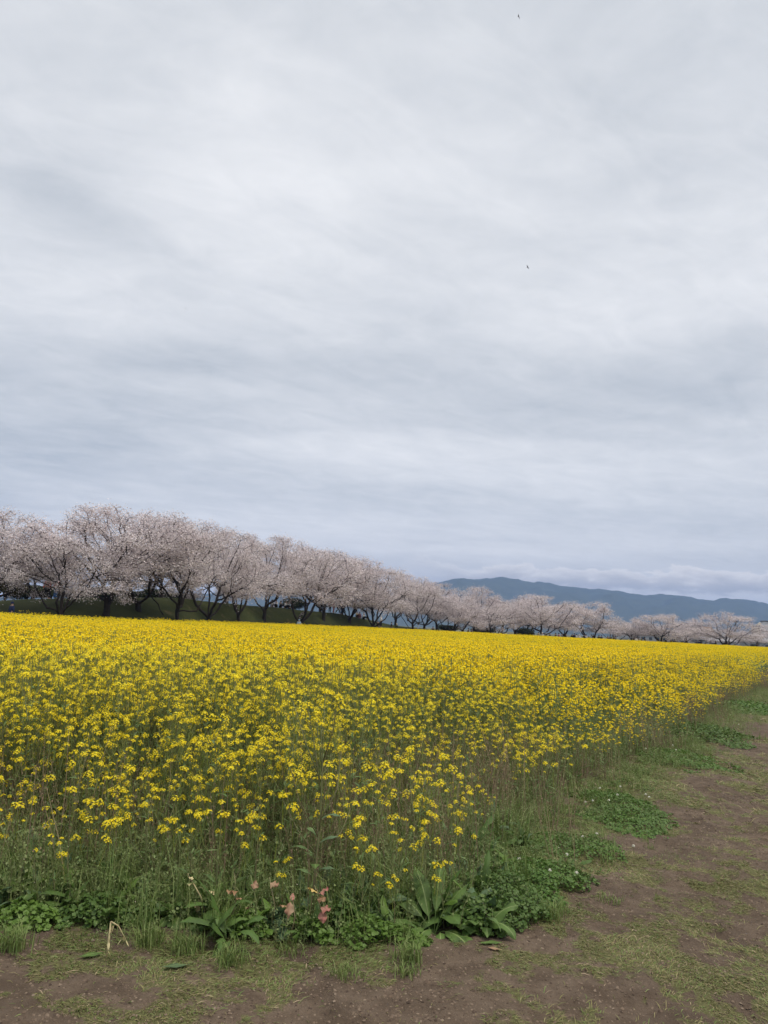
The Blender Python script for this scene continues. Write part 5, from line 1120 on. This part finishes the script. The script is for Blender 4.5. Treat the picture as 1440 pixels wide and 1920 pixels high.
leaf_patch('clover_patch', 1085, 1590, .45, .50, .08, 7000, .016, CL, 'low clover spread between the white-flowered patch and the bed corner', 'clover patch', 3, 'clover patches along the path margin')
leaf_patch('clover_patch', 1270, 1420, .55, 1.0, .10, 6000, .024, CL, 'clover patch at the middle of the right margin', 'clover patch', 3, 'clover patches along the path margin')
leaf_patch('clover_patch', 1318, 1378, .75, 1.1, .26, 6000, .034, HB, 'dark bushy clover mound farther along the right margin', 'clover patch', 2, 'clover patches along the path margin')
leaf_patch('clover_patch', 1402, 1328, 1.2, 1.5, .22, 6000, .045, CL, 'farthest bright clover mound near the right edge of the photo', 'clover patch', 0, 'clover patches along the path margin')
def tuft(px, py, h, n_, lab):
    p = gpos(px, py); mb = grass_clump(random.Random(int(px)), h, n_, .035, 1.0); o = obj('grass_tuft', mb.mesh('grass_tuft', [M['grass_green']])); o.location = p; tag(o, lab, 'grass tuft', 'grass tufts in front of the bed')
for a in ((770, 1792, .13, 110, 'pale spiky grass tuft in front of the large wavy dock plant'), (548, 1772, .09, 40, 'small grass tuft under the pink folded leaf'), (430, 1798, .10, 120, 'green grass tuft on the path left of the middle bare earth'), (280, 1765, .13, 110, 'grass tuft right of the bent yellow stalk'),
          (25, 1775, .13, 140, 'leaning grass tuft at the left edge'), (350, 1775, .10, 120, 'grass tuft under the cream wilted stalk'), (1030, 1715, .12, 110, 'pale flattened grass tuft at the corner of the herb mound'), (650, 1815, .06, 90, 'short grass tuft on the bare earth in the middle'), (760, 1812, .06, 90, 'short grass tuft left of the path bend'), (1145, 1688, .05, 60, 'tiny isolated grass tuft on the dirt path')): tuft(*a)
# tall dark branching plant in the middle of the bed
def tall_plant():
    p = gpos(585, 1722); root = empty('tall_mustard_plant', tuple(p)); tag(root, 'tallest dark branching mustard plant rising from the middle of the bed front', 'mustard plant')
    def q(a, c, dy=0.): return at_depth(a, c, p[1]+dy)-p
    main = [q(585, 1722), q(592, 1620), q(600, 1540), q(604, 1450), q(606, 1380), q(610, 1300)]
    mb = MB(); mb.tube(main, [.008, .006, .005, .004, .003, .0015], 6); mb_m = mb.mesh('stem', [M['stem_low']], True); obj('stem', mb_m, root); hs = [main[-1]]
    for k, pts in enumerate([[(598, 1560), (606, 1500), (615, 1440)], [(603, 1500), (590, 1400), (578, 1330)], [(604, 1470), (572, 1390), (548, 1312)], [(605, 1430), (624, 1370), (632, 1318)], [(604, 1450), (600, 1400), (592, 1345)], [(600, 1540), (632, 1480), (640, 1410)], [(597, 1570), (560, 1500), (545, 1440)], [(592, 1600), (560, 1560), (530, 1500)], [(594, 1600), (640, 1560), (668, 1490)]]):
        P = [q(a, c, (k % 3-1)*.06*i) for i, (a, c) in enumerate(pts)]; mb = MB(); mb.tube(P, [.0035, .0025, .0015], 5); obj('branch', mb.mesh('branch', [M['stem_low']], True), root); hs.append(P[-1]); hs.append(P[1]*.4+P[2]*.6+[.02, 0, .01])
    rs_ = random.Random(4)
    for h in hs:
        o = obj('flower_head', HEADS[rs_.randrange(10)], root); o.location = h; o.scale = (rs_.uniform(1., 1.5),)*3; o.rotation_euler = (rs_.uniform(-.3, .3), rs_.uniform(-.3, .3), rs_.random()*6)
    for (a, c, az_, L, w_, mt) in ((575, 1575, 2.2, .12, .055, 'leaf'), (600, 1545, .1, .14, .05, 'bluegreen'), (640, 1590, .3, .16, .045, 'bluegreen'), (590, 1610, 3.0, .16, .05, 'leaf'), (596, 1640, -.4, .15, .05, 'bluegreen'), (560, 1650, 2.8, .13, .05, 'leaf'), (590, 1630, -1.5, .13, .05, 'dock')):
        t_ = (1722-c)/(1722-1300.); j = main[0]+(main[-1]-main[0])*t_; mb = MB(); mb.leaf(j, az_, .8, L, w_, 1.5, .1, .25, 8, 0, 1, .15, rs=rs_, lobes=1); obj('leaf', mb.mesh('leaf', [M[mt], M['rib']], True), root)
tall_plant()

# ------------------------------------------------------------------ air
hb = MB(); hb.box((600, 2600, 214), (13000, 12000, 432)); hm = bpy.data.materials.new('haze'); hm.use_nodes = True; t = hm.node_tree
t.nodes.remove(t.nodes['Principled BSDF']); pvn = t.nodes.new('ShaderNodeVolumePrincipled'); pvn.inputs['Color'].default_value = (.36, .55, 1.0, 1); pvn.inputs['Density'].default_value = 1.45e-4; pvn.inputs['Anisotropy'].default_value = .0
t.links.new(pvn.outputs[0], t.nodes['Material Output'].inputs['Volume'])
hz = obj('haze', hb.mesh('haze', [hm])); tag(hz, 'thin blue-grey spring haze over the plain and hills', kind='stuff')
